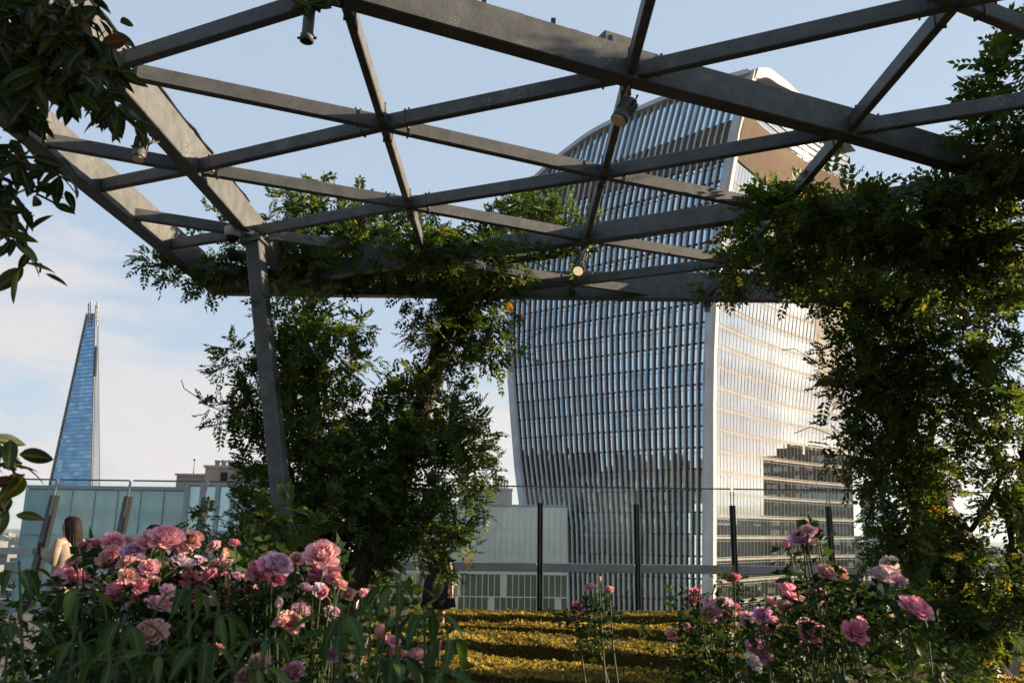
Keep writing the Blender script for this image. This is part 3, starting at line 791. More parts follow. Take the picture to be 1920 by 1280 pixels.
# small fixings, conduits and a junction box along the main beams
bolts = []
for k, j in ((0, 0), (0, 1), (0, 2), (1, 1), (1, 2), (2, 0), (2, 1), (2, 2), (3, 1), (3, 2)):
    n0 = node(k, j)
    for dx, dy in ((.16, -.07), (.20, -.10), (-.16, .07), (-.2, .1)):
        b = MB(); z = PZ + .13; b.tube([n0 + Vector((dx, dy, .105)), n0 + Vector((dx, dy, .132))], .012, 6); b.build('bolt', M['steel_dark'], perg)
def wavy(a, c, n, rad, amp=.012, name='conduit'):
    a, c = Vector(a), Vector(c); b = MB(); r = random.Random(4)
    b.tube([a.lerp(c, i / n) + Vector((r.uniform(-amp, amp), 0, r.uniform(0, amp * 1.5))) for i in range(n + 1)], rad, 6)
    return b.build(name, M['black'], perg, True)
n1, n2, n3 = node(1, 0), node(2, 0), node(3, 1)
o = Vector((0, .02, .245)); wavy(n1 + o, n2 + o, 14, .016); wavy(Vector((-2.76, 3.5, PZ + .305)), Vector((-2.76, 8.4, PZ + .305)), 24, .016)
for t in (.2, .45, .7, .92):
    p = n1.lerp(n2, t) + Vector((0, 0, .222)); b = MB(); b.box(p.x - .015, p.y - .05, p.z, p.x + .015, p.y + .05, p.z + .05); b.build('cable_clip', M['steel_dark'], perg)
p = n1.lerp(n2, .94) + Vector((0, .02, .262)); b = MB(); b.bar(p - Vector((.1, .048, 0)), p + Vector((.1, .048, 0)), .12, .09); b.build('junction_box', M['steel'], perg, bevel=.008)
# columns: leaning box posts, two of them buried in the vines
def column(a, c, w, rot=0.35):
    a, c = Vector(a), Vector(c); d = (c - a).normalized(); q = Vector((math.cos(rot), math.sin(rot), 0)); q = (q - d * q.dot(d)).normalized(); e = d.cross(q)
    b = MB(); h = w / 2
    r = lambda p: [p - q * h - e * h, p + q * h - e * h, p + q * h + e * h, p - q * h + e * h]
    b.hexa(r(a) + r(c)); col = b.build('column', M['steel'], perg, bevel=.012)
    b = MB(); p = c; h = w / 2 + .03; b.hexa(r(p - d * .10) + r(p - d * .07)); b.build('collar_plate', M['steel'], perg)
    return a, c
column((-1.76, 8.12, -.3), (-2.72, 8.5, PZ - .025), .155, -.12)
column((-1.7, 9.6, 0), (-.75, 10.72, PZ - .05), .19)
column((5.15, 9.9, 0), (4.45, 10.7, PZ - .05), .19)
column((5.3, 9.7, 0), (6.15, 8.6, PZ - .02), .19)

# ------------------------------------------------------------------ lamps and the camera dome on the pergola
M['lens'] = mat('lamp_lens', (0.75, 0.6, 0.42), 0.25, 0.6, var=0.1)
def lamp_on(m, st, col):
    q = mat('lit_' + m, (0.8, 0.7, 0.5), 0.3); p = q.node_tree.nodes['Principled BSDF']
    p.inputs['Emission Color'].default_value = (*col, 1); p.inputs['Emission Strength'].default_value = st
    return q
M['lens_lit'] = lamp_on('lens', .2, (1, .72, .42))
def spotlight(label, hang, top, bot, dia, lens):
    hang, top, bot = Vector(hang), Vector(top), Vector(bot)
    t = thing('spotlight', label, 'lamp', tuple(hang), 'spotlights under the pergola')
    d = (bot - top).normalized(); L = (bot - top).length; r = dia / 2
    b = MB(); pts = [top + d * (L * q) for q in (0, .04, .62, .64, .72, .74, 1.0)]
    b.tube(pts, [r * .7, r * .88, r * .88, r * .8, r * .8, r, r * 1.03], 20); b.build('body', M['steel'], t, True)
    a = d.orthogonal().normalized(); c = d.cross(a)
    b = MB()
    for i in range(12):
        q = a * math.cos(i * math.pi / 6) + c * math.sin(i * math.pi / 6)
        b.bar(top + d * (.06 * L) + q * r * .9, top + d * (.58 * L) + q * r * .9, .006, .022, q)
    b.build('cooling_fins', M['steel_dark'], t)
    b = MB(); b.tube([bot + d * .001, bot + d * .006], r * .9, 20); b.build('lens', lens, t)
    side = d.cross(Vector((0, 0, 1))); side = side.normalized() if side.length > .1 else Vector((1, 0, 0))
    b = MB(); m = top.lerp(bot, .4)
    b.tube([m + side * r * .95, m + side * (r + .03), hang + Vector((0, 0, -.02)) + side * .02, hang + Vector((0, 0, .004))], .011, 6); b.build('bracket', M['alu'], t)
    b = MB(); pts = [top + d * .02 - side * r * .8 + Vector((0, 0, 0))] ; c0 = top.lerp(bot, .15) - side * r * 1.0
    b.tube([c0 - side * (.035 * math.sin(u)) + d * (.045 * math.cos(u)) for u in np.linspace(0, math.pi, 9)], .006, 5); b.build('cable', M['black'], t)
    return t
n = node(2, 0)
p = lambda px, py, y: at(px, py, y)
spotlight('grey spotlight hanging from the beam crossing in front of the finned skyscraper', n + Vector((0.0, .03, -.015)), p(1183, 190, n.y), p(1160, 226, n.y - .04), .115, M['lens'])
n = Vector((-2.8, 6.25, PZ))
spotlight('grey spotlight clamped under the sunlit beam at the upper left', n + Vector((0, 0, -.02)), p(268, 258, 6.15), p(259, 298, 6.12), .10, M['lens'])
n = node(2, 2)
spotlight('glowing spotlight peeping out of the leaves below the pergola node over the fins', n + Vector((.03, .02, -.02)), p(1093, 478, 8.75), p(1084, 508, 8.5), .115, M['lens_lit'])
n = Vector((2.4, FAR, PZ))
spotlight('small brown lamp under the far beam beside the white tower corner', p(1328, 562, FAR), p(1327, 566, FAR), p(1326, 583, FAR - .02), .075, M['lens'])
t = thing('tube_lamp', 'grey tube lamp pointing straight down at the top edge, left of centre', 'lamp', tuple(node(1, 0)))
a, c = p(584, -14, 4.5), p(575, 78, 4.5)
b = MB(); b.tube([a, a.lerp(c, .86), a.lerp(c, .87), c], [.034, .034, .041, .041], 16); b.build('body', M['steel'], t, True)
d_ = (c - a).normalized(); b = MB(); b.tube([c + d_ * .0005, c + d_ * .004], .036, 16); b.build('lens', M['black'], t)
b = MB()
for s in (-1, 1): b.tube([a.lerp(c, .93) + RT * s * .036, a.lerp(c, .93) + RT * s * .056], .008, 6)
b.build('clamp_screw', M['black'], t)
b = MB(); b.tube([a, Vector((a.x, a.y, PZ + .02)), Vector((-1.01, 4.45, PZ + .05))], .02, 6); b.build('bracket', M['steel'], t)
# camera dome
q = p(436, 440, 8.35)
t = thing('camera_dome', 'white dome security camera at the top of the leaning column', 'camera', tuple(q))
b = MB(); b.tube([q + Vector((0, 0, z)) for z in (.085, .075, .0, -.025)], [.03, .085, .085, .075], 18); b.build('housing', M['white_metal'], t, True)
b = MB(); b.tube([q + Vector((0, 0, z)) for z in (-.026, -.05, -.075, -.09)], [.068, .062, .042, .012], 16); b.build('dome', M['black'], t, True)
b = MB(); b.bar(q + Vector((.04, .02, .05)), Vector((-2.70, 8.45, q.z + .05)), .05, .04); b.build('arm', M['white_metal'], t)
# ------------------------------------------------------------------ planting beds and clipped hedges
def nrm(a): return a / np.maximum(np.linalg.norm(a, axis=-1, keepdims=True), 1e-9)
b = MB(); b.box(-3.2, .5, -.42, 11.5, 17.0, -.30); b.box(-9, .5, -.42, -3.21, 9.15, -.30)
tag(b.build('bed_soil', M['soil']), kind='structure')
b = MB(); b.box(-12, 9.2, -.40, -3.25, 15.9, .0)
tag(b.build('paved_path', M['paving']), kind='structure')

def noise1(x, seed):
    r = np.random.default_rng(seed); ph = r.uniform(0, 6.28, 5); fr = np.array([.7, 1.6, 3.1, 5.3, 9.1]); am = np.array([1, .7, .45, .3, .2])
    return sum(a * np.sin(f * x + p) for a, f, p in zip(am, fr, ph)) / 1.6
def hedge(label, far, near, top=.13, dens=2600, blade=.030, seed=0):
    """far and near edge as lists of plan points with equal count, left to right"""
    far = np.array(far, float); near = np.array(near, float)
    t = thing('clipped_hedge', label, 'hedge', (float(near[:, 0].mean()), float(near[:, 1].mean()), -.3), 'golden clipped hedges')
    n = 60; s = np.linspace(0, 1, n); k = np.linspace(0, 1, len(far))
    F = np.stack([np.interp(s, k, far[:, 0]), np.interp(s, k, far[:, 1])], 1); Nn = np.stack([np.interp(s, k, near[:, 0]), np.interp(s, k, near[:, 1])], 1)
    b = MB(); rings = []
    for i in range(n):
        h = top - .03 + .012 * noise1(F[i, 0] * 2, seed); e = .02 * noise1(F[i, 0] * 4, seed + 1)
        f, q = F[i], Nn[i]
        rings.append([(q[0], q[1] + e, -.31), (f[0], f[1], -.31), (f[0], f[1], h), (lerp(f[0], q[0], .5), lerp(f[1], q[1], .5), h + .012), (q[0], q[1] + e + .02, h - .015)])
    b.sweep(rings, None); b.build('inner_twigs', M['hedge_body'], t)
    L = np.linalg.norm(np.diff((F + Nn) / 2, axis=0), axis=1).sum(); W = np.linalg.norm(F - Nn, axis=1).mean()
    r = np.random.default_rng(seed + 50)
    N = int(L * W * dens); NS = int(L * .42 * dens * .14)
    u = r.random(N + NS); v = np.concatenate([r.random(N), np.ones(NS)])
    P = np.empty((N + NS, 3))
    for c in range(2): P[:, c] = np.interp(u, s, F[:, c]) * (1 - v) + np.interp(u, s, Nn[:, c]) * v
    P[:, 2] = top - .032 + .012 * noise1(P[:, 0] * 2, seed) + .014 * noise1(P[:, 1] * 7 + P[:, 0] * 3, seed + 2)
    l0 = np.where(r.random(N + NS) < .05, 1.9, 1.0); P[:, 2] += .014 * noise1(P[:, 0] * 11 + P[:, 1] * 5, seed + 9)
    P[N:, 1] += -.005 + .02 * noise1(P[N:, 0] * 4, seed + 1); P[N:, 2] = r.uniform(-.30, top - .02, NS)
    D = r.normal(0, 1, (N + NS, 3)) * np.array([.55, .55, .35]) + np.array([0, 0, .75]); D[N:] += np.array([0, -.9, -.3])
    D = nrm(D); S = nrm(np.cross(D, r.normal(0, 1, (N + NS, 3))))
    l = (r.uniform(.6, 1.3, N + NS) * blade * l0)[:, None]; w = l * .42
    V = np.stack([P, P + D * l * .5 - S * w, P + D * l, P + D * l * .5 + S * w], 1).reshape(-1, 3)
    Fc = np.arange(len(V)).reshape(-1, 4)
    tone = np.repeat(np.clip(r.normal(.5, .22, N + NS) + .34 * noise1(P[:, 0] * 2.1 + P[:, 1] * 1.4, seed + 3) - .12, 0, 1), 4)
    o = link('leaf_cover', np_mesh('leaf_cover', V, Fc, tone=tone), t, M['hedge']); o['kind'] = 'stuff'
hedge('farthest golden clipped hedge, straight along the foot of the glass balustrade', [(-3, 16.3), (2, 16.55), (9.5, 16.9)], [(-3, 15.45), (2, 15.7), (9.5, 16.35)], seed=1)
hedge('second golden clipped hedge from the glass balustrade, a narrow lit strip', [(-3, 14.2), (1, 14.25), (4.2, 14.5), (8.5, 14.9)], [(-3, 13.7), (1, 13.66), (4.2, 13.5), (8.5, 13.6)], seed=2)
hedge('third golden clipped hedge from the balustrade, behind the little lone rose', [(-3, 13.45), (-.7, 13.35), (1.35, 12.42), (3.4, 11.5)], [(-3, 12.3), (-.66, 12.03), (1.21, 11.15), (3.4, 10.4)], seed=3)
hedge('fourth clipped hedge from the balustrade, half in shade at the bottom middle', [(-2.6, 11.3), (-.6, 10.95), (.05, 10.5), (1.42, 9.7), (3.0, 8.9)], [(-2.6, 9.9), (-.6, 9.6), (.05, 9.2), (1.1, 8.9), (3.0, 8.2)], seed=4)
hedge('nearest clipped hedge at the bottom edge, mostly in shade', [(-2.4, 9.1), (-.4, 8.8), (1.0, 8.3), (2.4, 7.6)], [(-2.4, 6.9), (-.4, 6.6), (1.0, 6.3), (2.4, 6.2)], dens=1800, seed=5)
hedge('golden clipped hedge in the bottom right corner, under the shaded vine', [(4.35, 8.75), (5.6, 10.4), (7.2, 12.2)], [(5.7, 7.4), (7.0, 9.0), (8.6, 10.8)], seed=6)

# ------------------------------------------------------------------ leaves
def compound_leaves(O, D, L, r, pairs=5, ll=.34, lw=.27, droop=.16, spread=.95, first=.28):
    """pinnate leaves: every leaf a rachis with paired leaflets and one at the tip, two folded triangles each"""
    n = len(O); D = nrm(D)
    upv = nrm(np.array([0, 0, 1.0]) + r.normal(0, .45, (n, 3)))
    S = nrm(np.cross(D, upv)); Nn = np.cross(S, D)
    Vs, tones = [], []
    tone = np.clip(r.beta(1.6, 2.2, n), 0, .999)
    ts = np.linspace(first, .92, pairs)
    specs = [(t, sd) for t in ts for sd in (-1, 1)] + [(1.0, 0)]
    for t, sd in specs:
        jit = r.normal(0, .12, (n, 3))
        base = O + D * (L * t)[:, None] + np.array([0, 0, -1.0]) * (L * droop * t * t)[:, None]
        dd = nrm(D * (.55 if sd else 1) + S * sd * spread - np.array([0, 0, droop * .6]) + jit)
        nn = nrm(Nn + r.normal(0, .25, (n, 3))); ss = nrm(np.cross(dd, nn)); nn = np.cross(ss, dd)
        l = (L * ll * (1 - .3 * abs(t - .6)) * r.uniform(.8, 1.15, n))[:, None]
        w = l * lw
        V = np.stack([base, base + dd * l * .45 - ss * w + nn * w * .45, base + dd * l, base + dd * l * .45 + ss * w + nn * w * .45], 1)
        Vs.append(V); tones.append(np.repeat(np.clip(tone + r.normal(0, .05, n), 0, .999), 4).reshape(n, 4))
    V = np.concatenate(Vs, 0).reshape(-1, 3); T = np.concatenate(tones, 0).ravel()
    k = np.arange(0, len(V), 4)
    F = np.concatenate([np.stack([k, k + 1, k + 2], 1), np.stack([k, k + 2, k + 3], 1)], 0)
    return V, F, T

def shoots(clumps, r, dens, shoot_len, per_shoot, leafL):
    """clumps: (px, py, rx, ry, y, depth). Returns leaf origins, directions, lengths and the twig lines."""
    O, D, L, tw = [], [], [], []
    for (px, py, rx, ry, y, dp) in clumps:
        if isinstance(px, tuple): c = np.array(px); ax = np.array([rx, dp, ry])
        else: c = np.array(at(px, py, y)); sc = y / FPX * 1.02; ax = np.array([rx * sc, dp, ry * sc])
        n = max(4, int(dens * math.pi * ax[0] * ax[2] / per_shoot))
        q = nrm(r.normal(0, 1, (n, 3))); rad = r.random(n) ** .45 * .86
        o = c + q * rad[:, None] * ax
        d = nrm(q * .75 + r.normal(0, .55, (n, 3)) + np.array([0, 0, .02])); sl = shoot_len * r.uniform(.5, 1.2, n)
        sl = np.minimum(sl, ax.min() * 1.1)
        for k in range(per_shoot):
            t = (k + r.random(n) * .6) / per_shoot
            p = o + d * (sl * t)[:, None] + np.array([0, 0, -.12]) * (sl * t * t)[:, None]
            O.append(p); D.append(nrm(d * .55 + r.normal(0, .6, (n, 3)) + np.array([0, 0, .02]))); L.append(leafL * r.uniform(.65, 1.2, n))
        tw.append((o, o + d * sl[:, None] + np.array([0, 0, -.12]) * sl[:, None]))
    return np.concatenate(O), np.concatenate(D), np.concatenate(L), (np.concatenate([t[0] for t in tw]), np.concatenate([t[1] for t in tw]))

def twig_mesh(A, B, w):
    d = nrm(B - A); s = nrm(np.cross(d, np.array([.3, .9, .1]))) * w; q = nrm(np.cross(d, s)) * w
    V = np.stack([A + s, A - s * .5 + q, A - s * .5 - q, B + s * .3, B - s * .15 + q * .3, B - s * .15 - q * .3], 1).reshape(-1, 3)
    k = np.arange(0, len(V), 6)
    F = np.concatenate([np.stack([k + i, k + j, k + 3 + j, k + 3 + i], 1) for i, j in ((0, 1), (1, 2), (2, 0))])
    return np_mesh('twigs', V, F)

def one_compound(seed, pairs=5, **kw):
    r = np.random.default_rng(seed)
    V, F, T = compound_leaves(np.zeros((1, 3)), np.array([[1.0, 0, .05]]), np.array([1.0]), r, pairs, **kw)
    me = np_mesh('compound_leaf', V, F, tone=T); me.materials.append(M['wisteria']); return me
COMPOUND = [one_compound(s) for s in range(6)]

def vine_limb(t, pts, rad, name='limb', seg=7, wob=.03, seed=0):
    r = random.Random(seed); P = [Vector(p) for p in pts]; out = []
    for i in range(len(P) - 1):
        for k in range(5): out.append(P[i].lerp(P[i + 1], k / 5) + Vector((r.gauss(0, wob), r.gauss(0, wob), 0)))
    out.append(P[-1]); n = len(out)
    b = MB(); b.tube(out, [lerp(rad[0], rad[1], i / (n - 1)) * r.uniform(.85, 1.15) for i in range(n)], seg)
    return b.build(name, M['bark'], t, True)

def climber(name, label, cat, base, clumps, dens, leafL, seed, n_leaf=140, shoot=.42, per=6, loc=None, mat_='wisteria', thin=()):
    t = thing(name, label, cat, base)
    r = np.random.default_rng(seed)
    O, D, L, tw = shoots(clumps, r, dens, shoot, per, leafL)
    V, F, T = compound_leaves(O, D, L, r)
    o = link('foliage', np_mesh('foliage', V, F, tone=T), t, M[mat_]); o['kind'] = 'stuff'
    o = link('twigs', twig_mesh(tw[0], tw[1], .0045), t, M['twig']); o['kind'] = 'stuff'
    # single leaves standing clear of the mass
    idx = r.choice(len(clumps), n_leaf)
    for i in idx:
        px, py, rx, ry, y, dp = clumps[i]; a = r.uniform(0, 6.28); sc = y / FPX
        if isinstance(px, tuple): continue
        c = at(px, py, y)
        q = Vector((math.cos(a) * rx * sc * .98, r.uniform(-dp, 0) * .8, math.sin(a) * ry * sc * .98))
        d = (Vector((q.x, q.y * .3, q.z)).normalized() + Vector(r.normal(0, .5, 3))).normalized()
        rot = d.to_track_quat('X', 'Z').to_matrix()
        place('leaf', COMPOUND[int(r.integers(6))], c + q, rot, float(leafL * r.uniform(.8, 1.25)), t)
    return t

# the left climber on its V of columns, spreading over the canopy behind
LEFT = [(560, 595, 62, 48, 8.95, .5), (600, 655, 78, 66, 8.95, .5), (545, 705, 62, 70, 8.95, .5), (450, 668, 52, 30, 9.0, .25), (660, 612, 30, 22, 9.2, .2),
        (490, 772, 62, 40, 9.1, .35), (432, 770, 44, 18, 9.0, .2), (565, 800, 88, 66, 8.95, .5), (500, 872, 40, 38, 9.3, .3), (612, 730, 40, 44, 8.95, .5),
        (842, 585, 78, 44, 10.3, .4), (905, 580, 52, 52, 10.3, .35), (826, 650, 58, 44, 10.1, .4), (912, 640, 58, 40, 10.2, .35), (756, 722, 30, 28, 9.9, .3),
        (786, 760, 76, 54, 9.9, .45), (846, 812, 60, 56, 9.8, .4), (722, 830, 92, 70, 9.7, .5), (862, 885, 52, 66, 9.7, .4), (690, 905, 110, 84, 9.6, .6),
        (598, 905, 80, 76, 8.95, .5), (515, 940, 44, 40, 9.3, .35), (640, 985, 112, 62, 9.5, .5), (780, 975, 92, 66, 9.6, .45), (830, 1035, 52, 34, 9.6, .3),
        (545, 1010, 84, 46, 9.3, .45), (700, 1045, 66, 34, 9.5, .35), (470, 985, 50, 34, 9.2, .3), (880, 820, 36, 30, 9.8, .2), (395, 990, 22, 30, 9.2, .15), (532, 985, 46, 44, 7.8, .22), (560, 1045, 60, 40, 7.8, .25), (500, 1040, 50, 36, 7.9, .25), (680, 790, 36, 36, 9.6, .3)]
CAN = [(585, 372, 48, 22, 9.8, .3), (545, 398, 60, 22, 9.6, .35), (640, 410, 66, 30, 9.9, .4), (700, 425, 60, 26, 10.0, .4), (770, 395, 26, 16, 9.8, .2), (800, 440, 54, 26, 10.2, .35),
       (460, 486, 66, 30, 10.0, .4), (415, 500, 46, 24, 9.9, .3), (545, 488, 76, 34, 10.1, .5), (640, 490, 80, 34, 10.2, .5), (735, 488, 76, 36, 10.2, .5), (830, 490, 76, 36, 10.3, .45), (915, 478, 56, 36, 10.2, .4), (690, 462, 66, 24, 9.1, .3), (790, 470, 66, 26, 9.1, .3), (880, 474, 60, 24, 9.0, .3), (965, 474, 50, 20, 8.9, .25), (600, 470, 50, 22, 9.2, .3),
       (1000, 392, 64, 24, 9.9, .35), (965, 420, 52, 26, 10.0, .35), (1040, 420, 56, 24, 9.7, .3), (1100, 418, 32, 14, 9.4, .2), (1085, 470, 30, 14, 8.9, .18), (930, 530, 46, 28, 10.3, .3), (300, 490, 40, 15, 9.7, .2), (318, 515, 18, 14, 9.7, .12), (385, 530, 34, 18, 9.9, .2),
       (870, 535, 60, 24, 10.4, .3), (410, 415, 24, 10, 9.3, .12)]
lb = Vector((-1.75, 9.45, -.3))
lt = climber('wisteria', 'leafy wisteria climbing the V of columns left of the finned skyscraper', 'climbing plant', tuple(lb), LEFT, 560, .20, 21, 150, .24)
vine_limb(lt, [lb, (-1.8, 9.35, .5), (-1.55, 9.35, 1.3), (-1.4, 9.5, 1.9), (-1.3, 9.7, 2.5)], (.17, .09), 'trunk', 9, .03, 1)
vine_limb(lt, [(-1.45, 9.5, 1.7), (-1.15, 9.9, 2.6), (-.95, 10.3, 3.5), (-.8, 10.6, 4.4)], (.10, .07), seed=2)
vine_limb(lt, [(-1.7, 9.3, .6), (-2.0, 9.2, 1.6), (-2.1, 9.2, 2.6), (-2.3, 9.3, 3.6), (-2.3, 9.6, 4.4)], (.10, .05), seed=3)
vine_limb(lt, [(-1.5, 9.4, 1.2), (-1.0, 9.4, 1.5), (-.65, 9.5, 2.0)], (.05, .02), seed=4)
ct = climber('wisteria_canopy', 'dense wisteria spread over the pergola roof, between the leaning column and the fins', 'climbing plant', (-1.2, 10, PZ), CAN, 640, .20, 22, 110, .28)
vine_limb(ct, [(-3.4, 9.9, 4.75), (-2, 10.2, 4.8), (-.5, 10.3, 4.8), (1.0, 9.6, 4.8)], (.06, .04), seed=5)
# the right climber, in front of the light
RIGHT = [(1700, 650, 70, 70, 9.8, .4), (1640, 640, 66, 54, 9.9, .35), (1590, 700, 52, 38, 9.7, .3), (1650, 745, 76, 54, 9.6, .4), (1730, 770, 90, 70, 9.5, .5), (1622, 828, 62, 40, 9.5, .3),
         (1700, 860, 92, 54, 9.5, .4), (1790, 690, 76, 66, 9.2, .4), (1860, 790, 60, 74, 9.0, .45), (1885, 880, 46, 60, 8.9, .3), (1740, 915, 60, 46, 10.2, .3), (1690, 955, 58, 34, 9.5, .3), (1655, 900, 40, 30, 9.5, .2),
         (1735, 1010, 78, 48, 9.4, .35), (1880, 1010, 44, 50, 9.2, .3), (1675, 1030, 40, 28, 9.5, .2), (1740, 1075, 50, 40, 10.2, .3), (1880, 1110, 52, 60, 9.0, .4), (1872, 1150, 50, 36, 9.0, .35), (1790, 1165, 60, 56, 9.0, .4), (1730, 1100, 40, 26, 9.2, .2), (1905, 960, 30, 40, 9.0, .2), (1740, 1240, 50, 34, 8.7, .3), (1805, 1210, 44, 40, 9.1, .3), (1858, 1205, 36, 44, 9.1, .25), (1570, 560, 44, 22, 10.2, .25), (1840, 640, 60, 60, 9.0, .4)]
RCAN = [(1455, 400, 56, 28, 7.5, .3), (1400, 428, 34, 24, 7.8, .2), (1545, 385, 70, 34, 7.2, .35), (1630, 410, 80, 44, 7.0, .4), (1500, 455, 80, 36, 7.7, .35), (1595, 470, 86, 42, 7.6, .4), (1700, 470, 86, 54, 7.3, .45), (1450, 440, 60, 30, 8.6, .3), (1580, 430, 70, 36, 8.4, .35), (1375, 500, 44, 18, 9.0, .2),
        (1350, 540, 26, 14, 9.3, .12), (1470, 505, 70, 22, 9.2, .3), (1560, 535, 80, 28, 9.5, .3), (1660, 560, 80, 40, 9.3, .4), (1740, 545, 66, 40, 8.9, .35),
        (1800, 430, 66, 70, 7.4, .45), (1870, 500, 66, 84, 7.4, .5), (1860, 380, 70, 70, 7.0, .45), (1870, 290, 66, 48, 6.6, .35), (1805, 345, 44, 40, 6.9, .25), (1888, 215, 54, 54, 6.1, .3), (1905, 300, 50, 60, 6.3, .35), (1868, 150, 34, 20, 6.0, .2), (1908, 125, 42, 40, 5.9, .25), (1780, 500, 54, 56, 7.8, .4), (1725, 400, 50, 30, 6.9, .25)]
rb = Vector((5.2, 9.75, -.3))
rt_ = climber('wisteria', 'dark backlit wisteria on the leaning trunk at the right', 'climbing plant', tuple(rb), RIGHT, 470, .22, 31, 150, .34)
vine_limb(rt_, [rb, (5.15, 9.65, .6), (4.85, 9.7, 1.6), (4.55, 9.9, 2.7), (4.35, 10.2, 3.5), (4.3, 10.5, 4.4)], (.24, .12), 'trunk', 10, .035, 6)
vine_limb(rt_, [(5.2, 9.6, .5), (5.45, 9.4, 1.5), (5.55, 9.0, 2.7), (5.9, 8.7, 4.3)], (.11, .06), seed=7)
vine_limb(rt_, [(4.95, 9.55, 1.5), (5.35, 9.3, 2.2), (5.6, 9.2, 2.5)], (.035, .02), seed=8)
vine_limb(rt_, [(4.6, 9.85, 2.5), (4.1, 9.8, 2.1), (4.02, 9.7, 1.6)], (.035, .015), seed=9)
rc = climber('wisteria_canopy', 'dark wisteria hanging over the right of the pergola roof', 'climbing plant', (4.4, 8.5, PZ), RCAN, 720, .22, 32, 140, .32)
vine_limb(rc, [(2.6, 8.6, 4.75), (4.2, 8.4, 4.8), (4.9, 6.8, 4.8), (5.0, 5.0, 4.8)], (.06, .04), seed=10)
SHADE_VINE = [((x, y, z), 0, .62, .5, 1, .55) for x, y, z in ((4.9, 4.9, 5.2), (5.4, 5.8, 5.3), (5.3, 6.8, 5.3), (6.0, 5.2, 5.4), (6.0, 6.2, 5.6), (6.1, 7.2, 5.5), (5.2, 3.9, 4.9), (5.0, 3.2, 4.8), (5.2, 3.7, 4.9), (5.4, 4.3, 5.0), (5.3, 3.0, 4.9), (5.6, 3.5, 5.2), (5.1, 3.3, 5.2))]  # vine masses outside the view, added to shade the beams and corner vine
oc = climber('wisteria_canopy', 'unseen wisteria added over the pergola roof beyond the right edge, shading the beams and corner vine', 'climbing plant', (5.4, 5, PZ), SHADE_VINE, 520, .23, 33, 2)
vine_limb(oc, [(5.0, 2.6, 4.75), (5.3, 4.5, 4.8), (5.5, 7.2, 4.8)], (.06, .04), seed=11)
# a few bare tendrils reaching into the sky
def tendril(t, pts, w=.0045):
    b = MB(); P = [at(*p) for p in pts]; out = []
    for i in range(len(P) - 1):
        for k in range(4): out.append(P[i].lerp(P[i + 1], k / 4))
    out.append(P[-1]); b.tube(out, w, 4); b.build('tendril', M['bark'], t)
tendril(lt, [(420, 772, 9), (390, 760, 9), (366, 742, 9), (345, 728, 9), (340, 712, 9)]); tendril(lt, [(450, 812, 9), (420, 806, 9), (392, 798, 9)])
tendril(lt, [(668, 690, 9.3), (690, 700, 9.3), (694, 672, 9.3), (686, 650, 9.3), (674, 648, 9.3)]); tendril(lt, [(900, 836, 9.8), (925, 826, 9.8), (938, 818, 9.8)])
tendril(ct, [(980, 640, 10), (1020, 620, 10), (1050, 612, 10), (1090, 606, 10), (1106, 592, 10)]); tendril(ct, [(715, 400, 10), (712, 375, 10), (700, 360, 10)])
tendril(rt_, [(1560, 690, 9.6), (1520, 672, 9.6), (1490, 654, 9.6), (1466, 656, 9.6)]); tendril(rt_, [(1560, 815, 9.6), (1520, 800, 9.6), (1490, 812, 9.6)])

# ------------------------------------------------------------------ single modelled leaves for the near plants
def leaf_mesh(name, w, fold, curl, seed, m, nx=7, wave=.05, tipw=1.0):
    r = random.Random(seed); V, F, VN = [], [], []
    ph = r.uniform(0, 6)
    for i in range(nx + 1):
        t = i / nx; hw = w * (math.sin(math.pi * t ** .82) ** .85 if 0 < t < 1 else .012)
        x = t; z = -curl * t * t
        for s in (-1, -.5, 0, .5, 1):
            V.append((x, s * hw, z + abs(s) * hw * fold + wave * hw * math.sin(9 * t + ph + s) * abs(s))); VN.append(1 - abs(s) * .9 if s else 1)
    for i in range(nx):
        for k in range(4):
            a = i * 5 + k; F.append((a, a + 5, a + 6, a + 1))
    me = np_mesh(name, V, F, smooth=True); me.materials.append(m)
    at_ = me.attributes.new('vein', 'FLOAT', 'POINT'); at_.data.foreach_set('value', VN); return me
NEAR_LEAF = [leaf_mesh('leaf', .17 + .02 * (s % 3), .25, .12 + .08 * (s % 2), s, M['wisteria_near_shaded']) for s in range(5)]
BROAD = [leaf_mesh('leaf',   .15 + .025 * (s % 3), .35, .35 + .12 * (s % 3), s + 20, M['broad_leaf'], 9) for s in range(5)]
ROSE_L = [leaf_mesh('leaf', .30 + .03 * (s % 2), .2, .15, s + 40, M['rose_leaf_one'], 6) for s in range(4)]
rr = random.Random(17)
